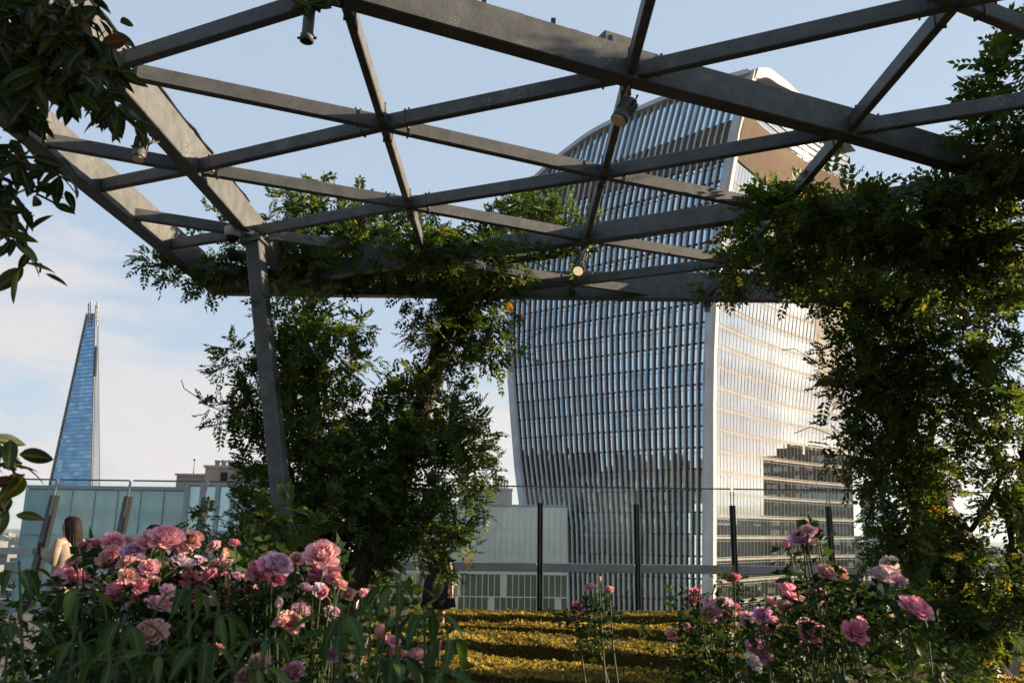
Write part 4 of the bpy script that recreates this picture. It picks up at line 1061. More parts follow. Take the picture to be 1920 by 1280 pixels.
def near_vine(label, strands, leafL, nmax, gap=.05):
    t = thing('hanging_vine', label, 'climbing plant', tuple(at(*strands[0][0])))
    cnt = 0
    for pts in strands:
        P = [at(*p) for p in pts]; out = []
        for i in range(len(P) - 1):
            for k in range(6): out.append(P[i].lerp(P[i + 1], k / 6) + Vector((rr.gauss(0, .006), rr.gauss(0, .01), rr.gauss(0, .006))))
        out.append(P[-1]); b = MB(); b.tube(out, [lerp(.008, .003, i / len(out)) for i in range(len(out))], 5); b.build('stem', M['bark'], t)
        tot = sum((out[i + 1] - out[i]).length for i in range(len(out) - 1)); n = max(2, int(tot / gap))
        for q in range(n + 1):
            f = q / n * (len(out) - 1); i = min(int(f), len(out) - 2); p = out[i].lerp(out[i + 1], f - i)
            for sd in (-1, 1):
                if cnt >= nmax: return t
                if rr.random() < .12: continue
                a = rr.uniform(0, 6.28)
                d = Vector((math.cos(a) * .7, math.sin(a) * .55, rr.uniform(-1.0, .05))).normalized()
                rot = d.to_track_quat('X', 'Z').to_matrix() @ Matrix.Rotation(rr.uniform(-1.2, 1.2), 3, 'X')
                place('leaf', rr.choice(NEAR_LEAF), p + Vector((rr.gauss(0, .02), rr.gauss(0, .04), rr.gauss(0, .02))), rot, leafL * rr.uniform(.7, 1.2), t); cnt += 1
    return t
S = []
Yn = 2.5
for x0, y0, x1, y1 in ((-40, -40, 60, 60), (20, -60, 120, 70), (60, -60, 190, 60), (-20, 30, 80, 130), (100, 20, 215, 130), (60, 80, 170, 190), (-30, 90, 60, 190), (10, 140, 130, 150), (140, 120, 235, 225), (120, -50, 200, 40), (-40, -20, 40, 30), (-30, 160, 45, 215), (150, 60, 215, 100), (30, 20, 160, 110), (-10, 0, 110, 40), (0, 60, 150, 130), (170, 130, 225, 180), (80, 150, 150, 180)):
    S.append([(x0, y0, Yn + rr.uniform(-.25, .35)), ((x0 + x1) / 2 + rr.uniform(-15, 15), (y0 + y1) / 2 + rr.uniform(-5, 20), Yn + rr.uniform(-.2, .3)), (x1, y1, Yn + rr.uniform(-.25, .25))])
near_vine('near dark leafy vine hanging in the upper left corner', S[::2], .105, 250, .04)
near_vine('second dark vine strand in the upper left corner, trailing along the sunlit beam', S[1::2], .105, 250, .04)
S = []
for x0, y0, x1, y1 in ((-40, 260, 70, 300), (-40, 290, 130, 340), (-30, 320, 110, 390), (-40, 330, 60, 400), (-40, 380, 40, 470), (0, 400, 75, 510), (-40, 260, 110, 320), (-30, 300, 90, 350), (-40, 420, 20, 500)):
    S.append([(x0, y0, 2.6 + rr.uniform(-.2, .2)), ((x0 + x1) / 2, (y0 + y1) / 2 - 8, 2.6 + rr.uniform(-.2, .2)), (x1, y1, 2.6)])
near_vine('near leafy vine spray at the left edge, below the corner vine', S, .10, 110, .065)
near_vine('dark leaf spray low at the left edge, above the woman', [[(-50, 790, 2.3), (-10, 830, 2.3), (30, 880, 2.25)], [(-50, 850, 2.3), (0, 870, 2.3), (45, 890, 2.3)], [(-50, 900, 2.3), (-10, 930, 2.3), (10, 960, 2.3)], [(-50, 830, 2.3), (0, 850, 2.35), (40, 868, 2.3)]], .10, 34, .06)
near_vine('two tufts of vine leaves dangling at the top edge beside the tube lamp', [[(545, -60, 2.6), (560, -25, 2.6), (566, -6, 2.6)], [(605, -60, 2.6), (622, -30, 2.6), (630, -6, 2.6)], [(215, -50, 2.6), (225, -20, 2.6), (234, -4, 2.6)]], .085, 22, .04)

# ------------------------------------------------------------------ roses
def petal(V, F, T, phi, open_, ln, wd, cup, r, nu=4, nv=4, base=.03, zb=0.0, tn=0.5):
    n0 = len(V)
    for j in range(nv + 1):
        v = j / nv; a = open_ * (1.22 - .62 * v) + (.55 * v ** 5 if open_ > .9 else 0.0)      # rises out of the heart, then cups inwards
        if j: rad += ln / nv * math.sin(a); z += ln / nv * math.cos(a)
        else: rad, z = base, zb
        w = wd * (math.sin(math.pi * min(1, .18 + .62 * v)) ** .7)
        for i in range(nu + 1):
            u = -1 + 2 * i / nu
            rx = rad - cup * u * u * wd * .8 * math.cos(a * .6) + r.gauss(0, .008) * v
            zz = z + cup * u * u * wd * .35 * math.sin(a) + r.gauss(0, .013) * v - (.03 * (1 - u * u) if j == nv else 0) * math.cos(3 * u)
            y = u * w
            V.append((rx * math.cos(phi) - y * math.sin(phi), rx * math.sin(phi) + y * math.cos(phi), zz)); T.append(tn + .25 * v)
    for j in range(nv):
        for i in range(nu):
            a = n0 + j * (nu + 1) + i; F.append((a, a + 1, a + nu + 2, a + nu + 1))
def bloom_mesh(seed, layers):
    r = random.Random(seed); V, F, T = [], [], []
    for li, (n, op, ln, wd, cup, zb) in enumerate(layers):
        p0 = r.uniform(0, 6)
        for k in range(n): petal(V, F, T, p0 + k * 6.283 / n + r.gauss(0, .12), op * r.uniform(.9, 1.12), ln * r.uniform(.9, 1.1), wd * r.uniform(.9, 1.15), cup, r, zb=zb, tn=.1 + .65 * li / max(1, len(layers) - 1))
    me = np_mesh('rose_bloom', V, F, smooth=True, tone=T); me.materials.append(M['petal']); return me
def petal_material():
    m = bpy.data.materials.new('rose_petal'); m.use_nodes = True
    n = m.node_tree.nodes; l = m.node_tree.links; b = n['Principled BSDF']; out = n['Material Output']
    oi = n.new('ShaderNodeObjectInfo'); a = n.new('ShaderNodeAttribute'); a.attribute_name = 'tone'
    r = n.new('ShaderNodeValToRGB'); r.color_ramp.elements[0].color = (.95, .70, .66, 1); r.color_ramp.elements[1].color = (1, 1, 1, 1); l.new(a.outputs['Fac'], r.inputs[0])
    x = n.new('ShaderNodeMix'); x.data_type = 'RGBA'; x.blend_type = 'MULTIPLY'; x.inputs['Factor'].default_value = 1
    l.new(oi.outputs['Color'], x.inputs['A']); l.new(r.outputs[0], x.inputs['B']); l.new(x.outputs['Result'], b.inputs['Base Color'])
    b.inputs['Roughness'].default_value = .6; b.inputs['Specular IOR Level'].default_value = .15
    t = n.new('ShaderNodeBsdfTranslucent'); l.new(x.outputs['Result'], t.inputs['Color'])
    mx = n.new('ShaderNodeMixShader'); mx.inputs[0].default_value = .38; l.new(b.outputs[0], mx.inputs[1]); l.new(t.outputs[0], mx.inputs[2]); l.new(mx.outputs[0], out.inputs[0])
    return m
M['petal'] = petal_material()
INNER = [(6, .10, .36, .09, .9, .08), (8, .30, .39, .11, .85, .07), (10, .52, .42, .125, .8, .05), (11, .74, .45, .14, .7, .03), (11, .96, .49, .155, .6, .01)]
OUTER = [(9, 1.22, .56, .185, .5, -.01)]
FULL = [bloom_mesh(s, INNER + OUTER) for s in range(4)]
HEART = [bloom_mesh(s + 10, INNER) for s in range(3)]
BUD = [bloom_mesh(s + 20, [(3, .1, .55, .14, 1.0, .02), (4, .22, .55, .18, .9, 0), (3, .4, .48, .2, .7, 0)]) for s in range(2)]
def one_petal(seed):
    r = random.Random(seed); V, F, T = [], [], []; petal(V, F, T, 0, 1.2, .56, .20, .5, r, tn=.75, zb=-.01)
    me = np_mesh('petal', V, F, smooth=True, tone=T); me.materials.append(M['petal']); return me
PETAL = [one_petal(s + 30) for s in range(3)]
PINK, HOT, MAUVE, PEACH, WHITE, SHADED_PINK = (.78, .45, .52), (.66, .25, .35), (.65, .44, .57), (.66, .42, .37), (.66, .55, .56), (.44, .26, .32)  # last colour is the pink darkened, shade put into the low blooms
COLS = {'p': PINK, 'h': HOT, 'm': MAUVE, 'e': PEACH, 'w': WHITE, 'd': SHADED_PINK}
def rose_bush(label, base, blooms, clumps, Y, dens, seed, n_leaf=60, leafL=.10, cane=.0038):
    """blooms: (px, py, diameter in px, colour key[, b for bud])"""
    t = thing('rose_bush', label, 'rose bush', base); base = Vector(base); r = random.Random(seed)
    for q in blooms:
        px, py, dpx, ck = q[:4]; bud = len(q) > 4
        y = Y + r.uniform(-.16, .16) if dpx < 60 else Y - .1
        size = dpx / FPX * y * 1.2
        c = at(px, py, y)
        ax = Vector((r.gauss(.12, .35), r.gauss(-.55, .3), .75)).normalized()
        if bud: ax = Vector((r.gauss(0, .25), r.gauss(-.1, .2), 1)).normalized()
        rot = ax.to_track_quat('Z', 'Y').to_matrix() @ Matrix.Rotation(r.uniform(0, 6), 3, 'Z')
        k = COLS[ck]; col = tuple(min(1, max(.02, v * r.uniform(.88, 1.12))) for v in k) + (1,)
        big = dpx >= 44 and not bud
        me = r.choice(BUD) if bud else r.choice(HEART) if big else r.choice(FULL)
        o = place('rose_bloom', me, c - ax * size * .22, rot, size * (1.15 if bud else 1), t); o.color = col
        if big:
            p0 = r.uniform(0, 6)
            for i in range(8):
                s = bpy.data.objects.new('petal', r.choice(PETAL)); COL.objects.link(s); s.parent = o; s.rotation_euler = (0, r.gauss(0, .08), p0 + i * .785 + r.gauss(0, .1)); s.color = col
        b = MB(); foot = base + Vector((r.gauss(0, .12), r.gauss(0, .1), 0)); mid = c.lerp(foot, .35) + Vector((r.gauss(0, .03), r.gauss(0, .04), 0)); mid.x = lerp(c.x, foot.x, .2)
        e = c - ax * size * .2
        pts = [e, e - ax * .035, e.lerp(mid, .5) - ax * .02, mid, mid.lerp(foot, .5), foot]
        b.tube(pts, [size * .13, cane * .75, cane * .8, cane, cane * 1.2, cane * 1.4], 6); b.build('stem', M['stem'], t, True)
        for i in range(2):     # a couple of leaves on each flower stem
            f = r.uniform(.4, .95); p = e.lerp(mid, f); a = r.uniform(0, 6.28)
            d = Vector((math.cos(a), math.sin(a), r.uniform(-.5, .4))).normalized()
            for sd, ln in ((-.7, .8), (.7, .8), (0, 1)):
                dd = (d + d.cross(Vector((0, 0, 1))) * sd).normalized()
                place('leaf', r.choice(ROSE_L), p + d * leafL * .25, dd.to_track_quat('X', 'Z').to_matrix() @ Matrix.Rotation(r.uniform(-.6, .6), 3, 'X'), leafL * .42 * ln * r.uniform(.8, 1.2), t)
    if clumps:
        rg = np.random.default_rng(seed); O, D, L, tw = shoots(clumps, rg, dens, .16, 4, leafL)
        V, F, T = compound_leaves(O, D, L, rg, 2, .46, .30, .2, .9, .4)
        o = link('foliage', np_mesh('foliage', V, F, tone=T), t, M['rose_leaf']); o['kind'] = 'stuff'
        o = link('twigs', twig_mesh(tw[0], tw[1], .002), t, M['stem']); o['kind'] = 'stuff'
        for i in range(n_leaf):
            px, py, rx, ry, y, dp = clumps[r.randrange(len(clumps))]; a = r.uniform(0, 6.28); f = r.uniform(.5, 1.0)
            p = at(px + math.cos(a) * rx * f, py + math.sin(a) * ry * f, y - dp * r.random())
            d = Vector((r.gauss(0, 1), r.gauss(-.3, .8), r.gauss(-.1, .5))).normalized()
            place('leaf', r.choice(ROSE_L), p, d.to_track_quat('X', 'Z').to_matrix() @ Matrix.Rotation(r.uniform(-.8, .8), 3, 'X'), leafL * .5 * r.uniform(.8, 1.3), t)
    return t
B1 = [(285, 1011, 50, 'p'), (311, 1005, 54, 'p'), (215, 1016, 36, 'p'), (233, 1015, 28, 'e'), (212, 1044, 50, 'p'), (250, 1033, 36, 'm'), (180, 1018, 24, 'h'), (156, 1023, 22, 'h'), (235, 1052, 28, 'e'), (259, 1048, 22, 'e'),
      (280, 1062, 30, 'p'), (302, 1058, 22, 'e'), (242, 1078, 28, 'e'), (128, 1081, 42, 'p'), (108, 1086, 28, 'm'), (165, 1087, 30, 'h'), (187, 1093, 36, 'w'), (174, 1106, 22, 'w'), (220, 1100, 38, 'p'), (264, 1097, 24, 'p'), (286, 1082, 20, 'e'), (262, 1119, 26, 'e'), (299, 1131, 42, 'm'), (316, 1106, 24, 'm'), (322, 1142, 20, 'w'), (178, 1139, 20, 'w')]
B2 = [(336, 1021, 38, 'p'), (360, 1010, 34, 'p'), (400, 1023, 24, 'p'), (440, 1016, 16, 'h'), (341, 1051, 36, 'w'), (378, 1053, 26, 'm'), (354, 1082, 30, 'h'), (371, 1081, 40, 'p'), (391, 1075, 30, 'h'), (405, 1082, 36, 'p'), (424, 1082, 30, 'h'), (450, 1082, 32, 'm'), (440, 1110, 42, 'p'), (466, 1102, 38, 'p'), (417, 1046, 18, 'e', 'b'), (375, 1098, 24, 'p')]
B3 = [(603, 1038, 56, 'p'), (606, 1071, 54, 'h'), (524, 1055, 46, 'm'), (507, 1056, 40, 'p'), (489, 1073, 38, 'h'), (547, 1055, 32, 'h'), (556, 1045, 24, 'e'), (481, 1066, 34, 'h'), (638, 1094, 24, 'e'), (653, 1112, 24, 'e'), (568, 1136, 32, 'p'), (561, 1147, 36, 'm'), (546, 1164, 36, 'e'), (525, 1164, 28, 'p'), (604, 1110, 22, 'h'), (617, 1131, 16, 'h'), (520, 1085, 26, 'h')]
# smaller blooms filling the bank between the large ones
_fr = random.Random(91)
for _B, (_x0, _x1, _y0, _y1), _n in ((B1, (118, 330, 1035, 1135), 15), (B2, (335, 470, 1035, 1130), 12), (B3, (495, 640, 1070, 1160), 9)):
    for _k in range(_n): _B.append((_fr.uniform(_x0, _x1), _fr.uniform(_y0, _y1), _fr.uniform(17, 30), _fr.choice('ppwewmp')) + (('b',) if _fr.random() < .2 else ()))
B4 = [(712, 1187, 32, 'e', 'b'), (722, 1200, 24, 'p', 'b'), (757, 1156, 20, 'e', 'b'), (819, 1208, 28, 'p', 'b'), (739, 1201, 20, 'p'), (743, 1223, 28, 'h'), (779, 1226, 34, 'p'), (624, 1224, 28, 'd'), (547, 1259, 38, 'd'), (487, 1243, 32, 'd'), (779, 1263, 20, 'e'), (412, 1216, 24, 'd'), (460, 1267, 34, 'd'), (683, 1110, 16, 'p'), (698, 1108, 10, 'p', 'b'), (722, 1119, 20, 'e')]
B5 = [(279, 1186, 58, 'e')]
def cl(lst, y, dp=.18): return [(x, yy, rx, ry, y, dp) for x, yy, rx, ry in lst]
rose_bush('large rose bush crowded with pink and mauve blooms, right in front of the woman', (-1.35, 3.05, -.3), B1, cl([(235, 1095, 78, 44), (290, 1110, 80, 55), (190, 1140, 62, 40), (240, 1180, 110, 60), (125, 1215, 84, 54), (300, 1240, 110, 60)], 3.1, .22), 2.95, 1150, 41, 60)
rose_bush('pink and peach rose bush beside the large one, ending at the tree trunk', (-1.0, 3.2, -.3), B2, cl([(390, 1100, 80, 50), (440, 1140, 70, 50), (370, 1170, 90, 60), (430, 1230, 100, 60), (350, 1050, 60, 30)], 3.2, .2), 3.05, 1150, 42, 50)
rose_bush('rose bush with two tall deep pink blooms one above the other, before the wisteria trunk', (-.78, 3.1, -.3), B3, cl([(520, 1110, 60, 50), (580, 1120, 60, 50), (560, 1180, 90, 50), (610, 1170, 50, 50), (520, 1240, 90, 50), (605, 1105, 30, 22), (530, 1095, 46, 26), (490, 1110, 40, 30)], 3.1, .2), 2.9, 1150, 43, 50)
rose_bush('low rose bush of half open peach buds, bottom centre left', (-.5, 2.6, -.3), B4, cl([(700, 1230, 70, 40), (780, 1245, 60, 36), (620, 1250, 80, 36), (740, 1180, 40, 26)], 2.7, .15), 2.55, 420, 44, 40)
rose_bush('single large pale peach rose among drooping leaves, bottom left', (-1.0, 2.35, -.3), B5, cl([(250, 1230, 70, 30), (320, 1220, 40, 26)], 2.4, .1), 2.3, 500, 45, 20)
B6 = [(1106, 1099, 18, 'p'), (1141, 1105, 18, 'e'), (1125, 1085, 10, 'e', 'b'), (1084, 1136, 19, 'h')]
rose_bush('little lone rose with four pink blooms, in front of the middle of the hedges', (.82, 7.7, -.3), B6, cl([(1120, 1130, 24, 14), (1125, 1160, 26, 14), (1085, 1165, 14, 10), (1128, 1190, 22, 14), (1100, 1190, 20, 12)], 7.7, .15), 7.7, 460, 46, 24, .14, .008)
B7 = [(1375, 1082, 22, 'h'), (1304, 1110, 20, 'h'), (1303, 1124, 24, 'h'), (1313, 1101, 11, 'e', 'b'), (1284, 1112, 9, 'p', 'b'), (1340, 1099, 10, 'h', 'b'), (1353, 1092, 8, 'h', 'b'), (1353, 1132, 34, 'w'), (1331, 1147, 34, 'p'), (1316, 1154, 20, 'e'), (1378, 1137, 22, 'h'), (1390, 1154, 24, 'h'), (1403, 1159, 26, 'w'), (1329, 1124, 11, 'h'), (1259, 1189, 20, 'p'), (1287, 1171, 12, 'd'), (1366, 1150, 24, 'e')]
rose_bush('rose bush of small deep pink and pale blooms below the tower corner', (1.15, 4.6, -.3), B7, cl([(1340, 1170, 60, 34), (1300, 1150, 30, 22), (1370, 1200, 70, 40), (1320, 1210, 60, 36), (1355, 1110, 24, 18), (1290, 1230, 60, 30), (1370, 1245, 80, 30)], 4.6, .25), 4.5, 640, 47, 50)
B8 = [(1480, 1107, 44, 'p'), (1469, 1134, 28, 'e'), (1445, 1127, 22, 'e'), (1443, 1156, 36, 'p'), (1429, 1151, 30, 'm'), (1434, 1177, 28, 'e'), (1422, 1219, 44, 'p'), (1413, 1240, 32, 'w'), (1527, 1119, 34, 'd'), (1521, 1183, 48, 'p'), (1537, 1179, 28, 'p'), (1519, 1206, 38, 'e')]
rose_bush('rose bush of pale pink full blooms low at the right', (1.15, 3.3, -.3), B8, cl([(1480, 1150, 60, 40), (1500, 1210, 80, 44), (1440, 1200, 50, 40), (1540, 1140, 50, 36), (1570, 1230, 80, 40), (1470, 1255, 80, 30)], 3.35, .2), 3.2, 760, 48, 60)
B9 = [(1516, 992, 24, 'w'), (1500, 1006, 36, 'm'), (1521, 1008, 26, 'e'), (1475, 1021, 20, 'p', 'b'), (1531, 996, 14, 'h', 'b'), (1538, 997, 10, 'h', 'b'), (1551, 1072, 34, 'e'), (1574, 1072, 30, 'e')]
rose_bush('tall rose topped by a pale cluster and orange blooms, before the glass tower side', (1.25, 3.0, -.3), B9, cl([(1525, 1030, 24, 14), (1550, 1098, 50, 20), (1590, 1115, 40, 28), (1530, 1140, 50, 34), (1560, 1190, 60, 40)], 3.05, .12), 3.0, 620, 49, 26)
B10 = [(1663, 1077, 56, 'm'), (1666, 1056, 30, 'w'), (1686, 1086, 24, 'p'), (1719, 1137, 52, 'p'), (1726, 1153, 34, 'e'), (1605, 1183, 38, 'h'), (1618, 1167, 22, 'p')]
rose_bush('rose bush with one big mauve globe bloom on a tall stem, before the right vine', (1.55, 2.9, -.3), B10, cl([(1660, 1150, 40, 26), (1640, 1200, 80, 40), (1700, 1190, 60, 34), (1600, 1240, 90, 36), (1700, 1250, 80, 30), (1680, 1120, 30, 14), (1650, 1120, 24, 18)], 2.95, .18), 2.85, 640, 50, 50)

# dark ground layer of leaves under the roses
def ground_layer(label, clumps, dens, seed, base):
    t = thing('leafy_underplanting', label, 'shrub', base)
    rg = np.random.default_rng(seed); O, D, L, tw = shoots(clumps, rg, dens, .2, 4, .12)
    V, F, T = compound_leaves(O, D, L, rg, 2, .46, .30, .2, .9, .4)
    o = link('foliage', np_mesh('foliage', V, F, tone=T), t, M['rose_leaf']); o['kind'] = 'stuff'
    o = link('twigs', twig_mesh(tw[0], tw[1], .003), t, M['stem']); o['kind'] = 'stuff'
ground_layer('dark leafy underplanting below the left roses', cl([(60, 1180, 90, 60), (200, 1240, 140, 50), (350, 1230, 140, 60), (480, 1200, 120, 70), (600, 1230, 100, 50), (60, 1270, 120, 40), (-20, 1200, 80, 70), (420, 1290, 200, 40), (660, 1290, 160, 30), (30, 1140, 60, 30)], 4.0, .5), 420, 61, (-1.6, 4, -.3))
ground_layer('dark leafy underplanting below the right roses', cl([(1500, 1260, 130, 40), (1650, 1245, 130, 50), (1400, 1275, 120, 30), (1730, 1235, 60, 54), (1560, 1200, 80, 30)], 4.4, .5), 420, 62, (1.9, 4.4, -.3))

SHADE_CLUMPS = [((x, y, z), 0, .42, .38, 1, .3) for x, y, z in ((2.15, 2.3, .3), (2.5, 2.5, .6), (2.2, 2.35, .9), (2.6, 2.45, 1.2), (2.25, 2.45, 1.5), (2.6, 2.3, 1.8), (2.3, 2.5, 1.95), (2.35, 2.85, 2.2), (2.4, 2.8, 1.85), (2.8, 2.75, 2.45), (2.3, 2.75, 1.5), (2.4, 2.6, 2.4))]  # unseen leaf clumps added to cast shade on the near shoots
def shade_shrub():
    t = thing('added_shade_shrub', 'unseen tall leafy shrub added beyond the right edge to shade the near shoots', 'shrub', (2.3, 2.4, -.3))
    rg = np.random.default_rng(66); O, D, L, tw = shoots(SHADE_CLUMPS, rg, 360, .25, 4, .13)
    V, F, T = compound_leaves(O, D, L, rg, 2, .46, .30, .2, .9, .4)
    o = link('foliage', np_mesh('foliage', V, F, tone=T), t, M['rose_leaf']); o['kind'] = 'stuff'
    o = link('twigs', twig_mesh(tw[0], tw[1], .003), t, M['stem']); o['kind'] = 'stuff'
    vine_limb(t, [(2.3, 2.4, -.3), (2.35, 2.4, .8), (2.4, 2.42, 1.9)], (.03, .012), 'trunk', seed=12)
shade_shrub()
# near shoots with long drooping leaves
def leafy_shoot(label, tops, seed):
    r = random.Random(seed); x, y, Y = tops[0]
    p = at(x, y, Y); t = thing('leafy_shoot', label, 'plant', (p.x, p.y, -.3))
    for (x, y, Y) in tops:
        c = at(x, y, Y); foot = Vector((c.x + r.gauss(0, .05), c.y + r.gauss(.1, .05), -.3))
        k = c.lerp(foot, .3) + Vector((r.gauss(0, .02), 0, 0))
        b = MB(); b.tube([c, c.lerp(k, .5) + Vector((r.gauss(0, .008), 0, 0)), k, k.lerp(foot, .5), foot], [.003, .004, .005, .006, .007], 6); b.build('stem', M['stem'], t, True)
        n = r.randint(5, 7); a0 = r.uniform(0, 6.28)
        for lv in range(2):
            q = c.lerp(k, .05 + .55 * lv)
            for i in range(n - lv * 2):
                a = a0 + lv + i * 6.283 / (n - lv * 2) + r.gauss(0, .2); h = Vector((math.cos(a), math.sin(a), 0))
                s = q + h * r.uniform(.02, .035) + Vector((0, 0, r.uniform(.0, .012)))
                b = MB(); b.tube([q, s], .0018, 4); b.build('leaf_stalk', M['stem'], t)
                d = (h * r.uniform(.5, 1.0) + Vector((0, 0, -r.uniform(-.1, .95)))).normalized()
                place('leaf', r.choice(BROAD), s, d.to_track_quat('X', 'Z').to_matrix() @ Matrix.Rotation(r.gauss(0, .25), 3, 'X'), r.uniform(.05, .088), t)
for i, (lab, tp) in enumerate((
        ('tall near shoot with hanging leaves at the far left bottom', [(148, 1090, 1.9), (36, 1050, 1.95), (20, 1150, 1.9)]),
        ('near shoot of broad drooping leaves under the single peach rose', [(150, 1185, 1.85), (235, 1150, 1.9), (205, 1215, 1.8)]),
        ('near shoot with long arching leaves between the two left rose bushes', [(355, 1085, 1.95), (410, 1135, 1.9), (385, 1195, 1.85), (300, 1205, 1.85)]),
        ('near shoot of dark broad leaves left of the low peach buds', [(500, 1180, 1.85), (480, 1230, 1.8), (640, 1135, 1.9)]),
        ('near upright shoot with drooping leaves in the bottom middle', [(744, 1075, 1.95), (640, 1165, 1.9), (735, 1215, 1.85)]),
        ('rightmost near shoot of drooping leaves, over the edge of the hedges', [(795, 1135, 1.95), (840, 1180, 1.9), (830, 1240, 1.85)]))):
    leafy_shoot(lab, tp, 70 + i)
# ------------------------------------------------------------------ people
def skin_body(name, pts, edges, parent, mats, root=0):
    me = bpy.data.meshes.new(name); me.from_pydata([p[0] for p in pts], edges, [])
    o = bpy.data.objects.new(name, me); COL.objects.link(o)
    o.modifiers.new('skin', 'SKIN'); sv = me.skin_vertices[0].data
    for v, p in zip(sv, pts): v.radius = (p[1], p[1] * (p[2] if len(p) > 2 else 1))
    sv[root].use_root = True
    s = o.modifiers.new('sub', 'SUBSURF'); s.levels = 2; s.render_levels = 2
    dg = bpy.context.evaluated_depsgraph_get(); m2 = bpy.data.meshes.new_from_object(o.evaluated_get(dg))
    bpy.data.objects.remove(o)
    m2.materials.clear(); m2.materials.append(mats); m2.polygons.foreach_set('use_smooth', [True] * len(m2.polygons))
    return link(name, m2, parent)
M['skin'] = mat('skin', (.26, .15, .10), .55, .35, var=.06)
M['hair'] = mat('dark_brown_hair', (.011, .0065, .005), .7, .12, var=.4, scale=40, stretch=(1, 1, .1))
M['coat'] = mat('cream_wool_coat', (.30, .25, .195), .9, .1, var=.12, scale=30, bump=.3, bscale=120)
M['dress'] = mat('black_dress', (.014, .014, .016), .85, .15, var=.3, scale=20)
M['denim'] = mat('dark_trousers', (.02, .024, .035), .85, .15, var=.2, scale=20)
M['shirt'] = mat('grey_jacket', (.10, .10, .11), .85, .15, var=.2, scale=20)
def person(label, pos, yaw, height, coat, hem, hairlen, larm, rarm, legs, sleeve=True, belt=None):
    """yaw: direction faced. larm / rarm: elbow and wrist offsets (forward, left, up) from the shoulder."""
    t = thing('person', label, 'person', pos); P0 = Vector(pos); s = height / 1.66
    f = Vector((math.cos(yaw), math.sin(yaw), 0)); l = Vector((-f.y, f.x, 0))
    W = lambda a, b_, c: P0 + f * a * s + l * b_ * s + Vector((0, 0, c * s))
    pts = [(W(0, 0, .93), .135 * s), (W(0, 0, 1.08), .115 * s), (W(0, 0, 1.26), .135 * s), (W(-.01, 0, 1.38), .085 * s), (W(0, 0, 1.44), .05 * s), (W(.015, 0, 1.51), .075 * s), (W(.02, 0, 1.58), .088 * s), (W(.01, 0, 1.63), .06 * s), (W(.105, 0, 1.535), .016 * s)]
    ed = [(0, 1), (1, 2), (2, 3), (3, 4), (4, 5), (5, 6), (6, 7), (5, 8)]
    hands = []
    for sd, arm in ((1, larm), (-1, rarm)):
        sh = Vector((0, sd * .16, 1.37)); el = sh + Vector(arm[0]); wr = el + Vector(arm[1]); hd = wr + Vector(arm[1]).normalized() * .06
        n = len(pts); pts += [(W(*sh), .058 * s), (W(*sh.lerp(el, .5)), .047 * s), (W(*el), .042 * s), (W(*el.lerp(wr, .5)), .037 * s), (W(*wr), .027 * s), (W(*hd), .032 * s, )]
        ed += [(3, n), (n, n + 1), (n + 1, n + 2), (n + 2, n + 3), (n + 3, n + 4), (n + 4, n + 5)]
        hands.append((hd, Vector(arm[1]).normalized(), sd, [sh, el, wr]))
        # five fingers of their own lengths, curled
        d = Vector(arm[1]).normalized(); side = d.cross(Vector((0, sd, 0.2))).normalized(); curl = Vector((0, -sd, 0)) if abs(d.z) > .6 else Vector((0, 0, -1))
        for i, (off, ln) in enumerate(((-.024, .06), (-.008, .075), (.008, .08), (.024, .07), (-.036, .045))):
            m = len(pts); b0 = hd + side * off + d * (.012 if i < 4 else -.015); k = d if i < 4 else (d * .6 - side * .8).normalized()
            pts += [(W(*(b0 + k * ln * .5)), .0095 * s), (W(*(b0 + k * ln * .85 + curl * ln * .45)), .008 * s)]; ed += [(n + 5, m), (m, m + 1)]
    for sd in (1, -1):
        n = len(pts); pts += [(W(0, sd * .09, .86), .09 * s), (W(.02, sd * .095, .50), .058 * s), (W(0, sd * .095, .28), .054 * s), (W(-.02, sd * .1, .09), .038 * s), (W(.12, sd * .11, .03), .034 * s)]
        ed += [(0, n), (n, n + 1), (n + 1, n + 2), (n + 2, n + 3), (n + 3, n + 4)]
    skin_body('body', pts, ed, t, M['skin'])
    # garment: lofted rings
    b = MB(); rings = []
    prof = [(hem, .20, .25), (.75, .185, .225), (.95, .165, .205), (1.05, .135, .17), (1.2, .15, .20), (1.32, .14, .215), (1.39, .10, .17), (1.43, .068, .078), (1.455, .074, .082)]
    for z, a, c in prof:
        rg = []
        for k in range(20):
            u = k * math.pi / 10; fold = 1 + (.05 * math.sin(5 * u + 1) + .03 * math.sin(9 * u)) * max(0, 1.05 - z) * 1.4
            rg.append(W(math.cos(u) * a * fold, math.sin(u) * c * fold, z))
        rings.append(rg)
    b.sweep(rings, None); b.build('coat' if sleeve else 'dress', coat, t, True)
    for hd, d, sd, (sh, el, wr) in hands:
        b = MB(); A = sh + Vector((0, -sd * .03, .0)); end = wr if sleeve else sh.lerp(el, .35)
        q = [A, sh.lerp(el, .5), el, el.lerp(wr, .5), wr] if sleeve else [A, sh.lerp(el, .2), sh.lerp(el, .4)]
        b.tube([W(*v) for v in q], [.085 * s, .072 * s, .064 * s, .058 * s, .052 * s][:len(q)], 12); b.build('sleeve', coat, t, True)
    if legs is not None:
        b = MB()
        for sd in (1, -1): b.tube([W(0, sd * .09, .88), W(.02, sd * .095, .5), W(-.005, sd * .1, .1)], [.10 * s, .075 * s, .06 * s], 12)
        b.build('trousers', legs, t, True)
    b = MB()
    for sd in (1, -1): b.tube([W(-.06, sd * .1, .035), W(.0, sd * .1, .055), W(.10, sd * .11, .04), W(.16, sd * .112, .03)], [.03 * s, .042 * s, .04 * s, .02 * s], 8)
    b.build('shoe', M['dress'], t, True)
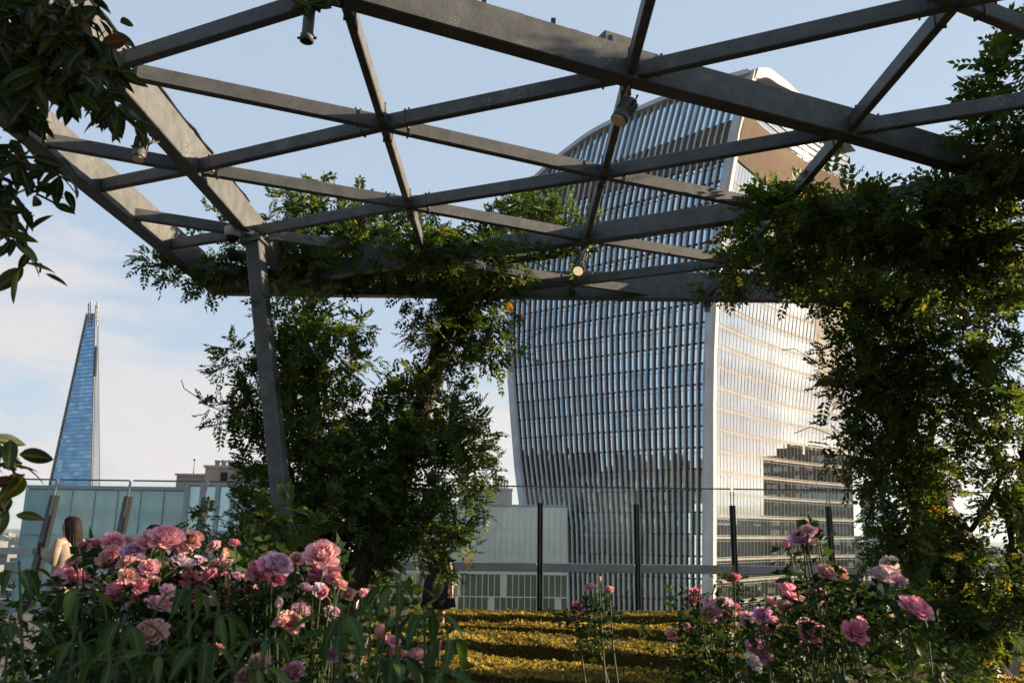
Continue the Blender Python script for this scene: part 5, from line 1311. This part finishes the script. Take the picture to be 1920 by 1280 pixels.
    if belt:
        b = MB(); b.sweep([[W(math.cos(k * math.pi / 10) * .15, math.sin(k * math.pi / 10) * .185, z) for k in range(20)] for z in (1.02, 1.075)], None); b.build('belt', belt, t, True)
        b = MB(); b.tube([W(-.15, .06, 1.05), W(-.19, .10, 1.07), W(-.17, .12, 1.0), W(-.16, .10, .85)], .018, 6); b.tube([W(-.15, .02, 1.05), W(-.20, -.03, 1.08), W(-.18, -.05, 1.0), W(-.17, -.03, .82)], .018, 6); b.build('belt_bow', belt, t, True)
    # hair: cap over the skull and a mass of locks down the back
    b = MB(); rings = []
    for z, a, c, o in ((1.675, .02, .02, .0), (1.665, .06, .06, -.005), (1.63, .098, .095, -.01), (1.57, .108, .104, -.022), (1.50, .092, .104, -.045), (1.44, .075, .108, -.062)):
        rings.append([W(o + math.cos(k * math.pi / 9) * a * (.86 if math.cos(k * math.pi / 9) > .5 and z < 1.6 else 1), math.sin(k * math.pi / 9) * c, z) for k in range(18)])
    b.sweep(rings[::-1], None); b.build('hair', M['hair'], t, True)
    r = random.Random(int(abs(pos[0]) * 100)); b = MB()
    for k in range(46):
        u = math.pi * (.5 + k / 45.0); x, y = -.02 + math.cos(u) * .095, math.sin(u) * .10; zl = 1.44 - hairlen * r.uniform(.75, 1.05)
        b.tube([W(x * .8, y * .85, 1.62), W(x, y, 1.52), W(x - .03, y * 1.05 + r.gauss(0, .01), lerp(1.5, zl, .5)), W(x - .035 + r.gauss(0, .012), y * .95 + r.gauss(0, .015), zl)], [.016, .019, .017, .005], 5)
    o = b.build('hair_locks', M['hair'], t, True)
    return t, W
w = at(134, 985, 10.9)
t, W = person('woman with long dark hair in a belted cream coat, holding up a phone', (w.x, w.y, 0), R(165), 1.64, M['coat'], .42, .36, ((.03, .05, -.25), (.16, -.03, .10)), ((.08, -.06, -.25), (.20, .05, .05)), M['denim'], True, M['coat'])
ph = bpy.data.objects
b = MB(); c = W(.255, .18, 1.275); b.hexa([c + Vector(q) for q in ((-.008, -.035, -.07), (.004, -.035, -.07), (.004, .035, -.07), (-.008, .035, -.07), (-.022, -.035, .07), (-.01, -.035, .07), (-.01, .035, .07), (-.022, .035, .07))])
tag(b.build('phone', M['black'], None, False, .004), 'black phone held up by the woman in the cream coat', 'phone')
q = at(822, 985, 14.85)
t, W = person('person in a black sleeveless dress standing behind the left wisteria, bag in hand', (q.x, q.y, -.3), R(-95), 1.72, M['dress'], .55, .2, ((.02, .07, -.28), (.06, .03, -.24)), ((.0, -.09, -.27), (.05, -.03, -.24)), None, False)
c = W(.08, .27, .72)
bag = thing('handbag', 'black handbag carried by the person in the black dress', 'bag', tuple(c))
b = MB(); b.hexa([c + Vector(v) for v in ((-.085, -.04, -.15), (.085, -.04, -.15), (.085, .04, -.15), (-.085, .04, -.15), (-.06, -.02, .0), (.06, -.02, .0), (.06, .02, .0), (-.06, .02, .0))]); b.build('bag_body', M['black'], bag, False, .012)
b = MB(); b.tube([c + Vector((-.05, 0, -.01)), c + Vector((-.03, 0, .1)), c + Vector((.03, 0, .1)), c + Vector((.05, 0, -.01))], .008, 6); b.build('strap', M['black'], bag, True)
q = at(290, 992, 11.2)
person('dark haired person behind the pink roses, left one of the pair', (q.x, q.y, 0), R(95), 1.555, M['shirt'], .6, .2, ((.02, .06, -.28), (.10, 0, -.2)), ((.02, -.06, -.28), (.10, 0, -.2)), M['denim'])
q = at(331, 998, 11.4)
person('dark haired person behind the pink roses, right one of the pair', (q.x, q.y, 0), R(60), 1.53, M['dress'], .6, .15, ((.02, .06, -.28), (.10, 0, -.2)), ((.02, -.06, -.28), (.10, 0, -.2)), M['denim'])
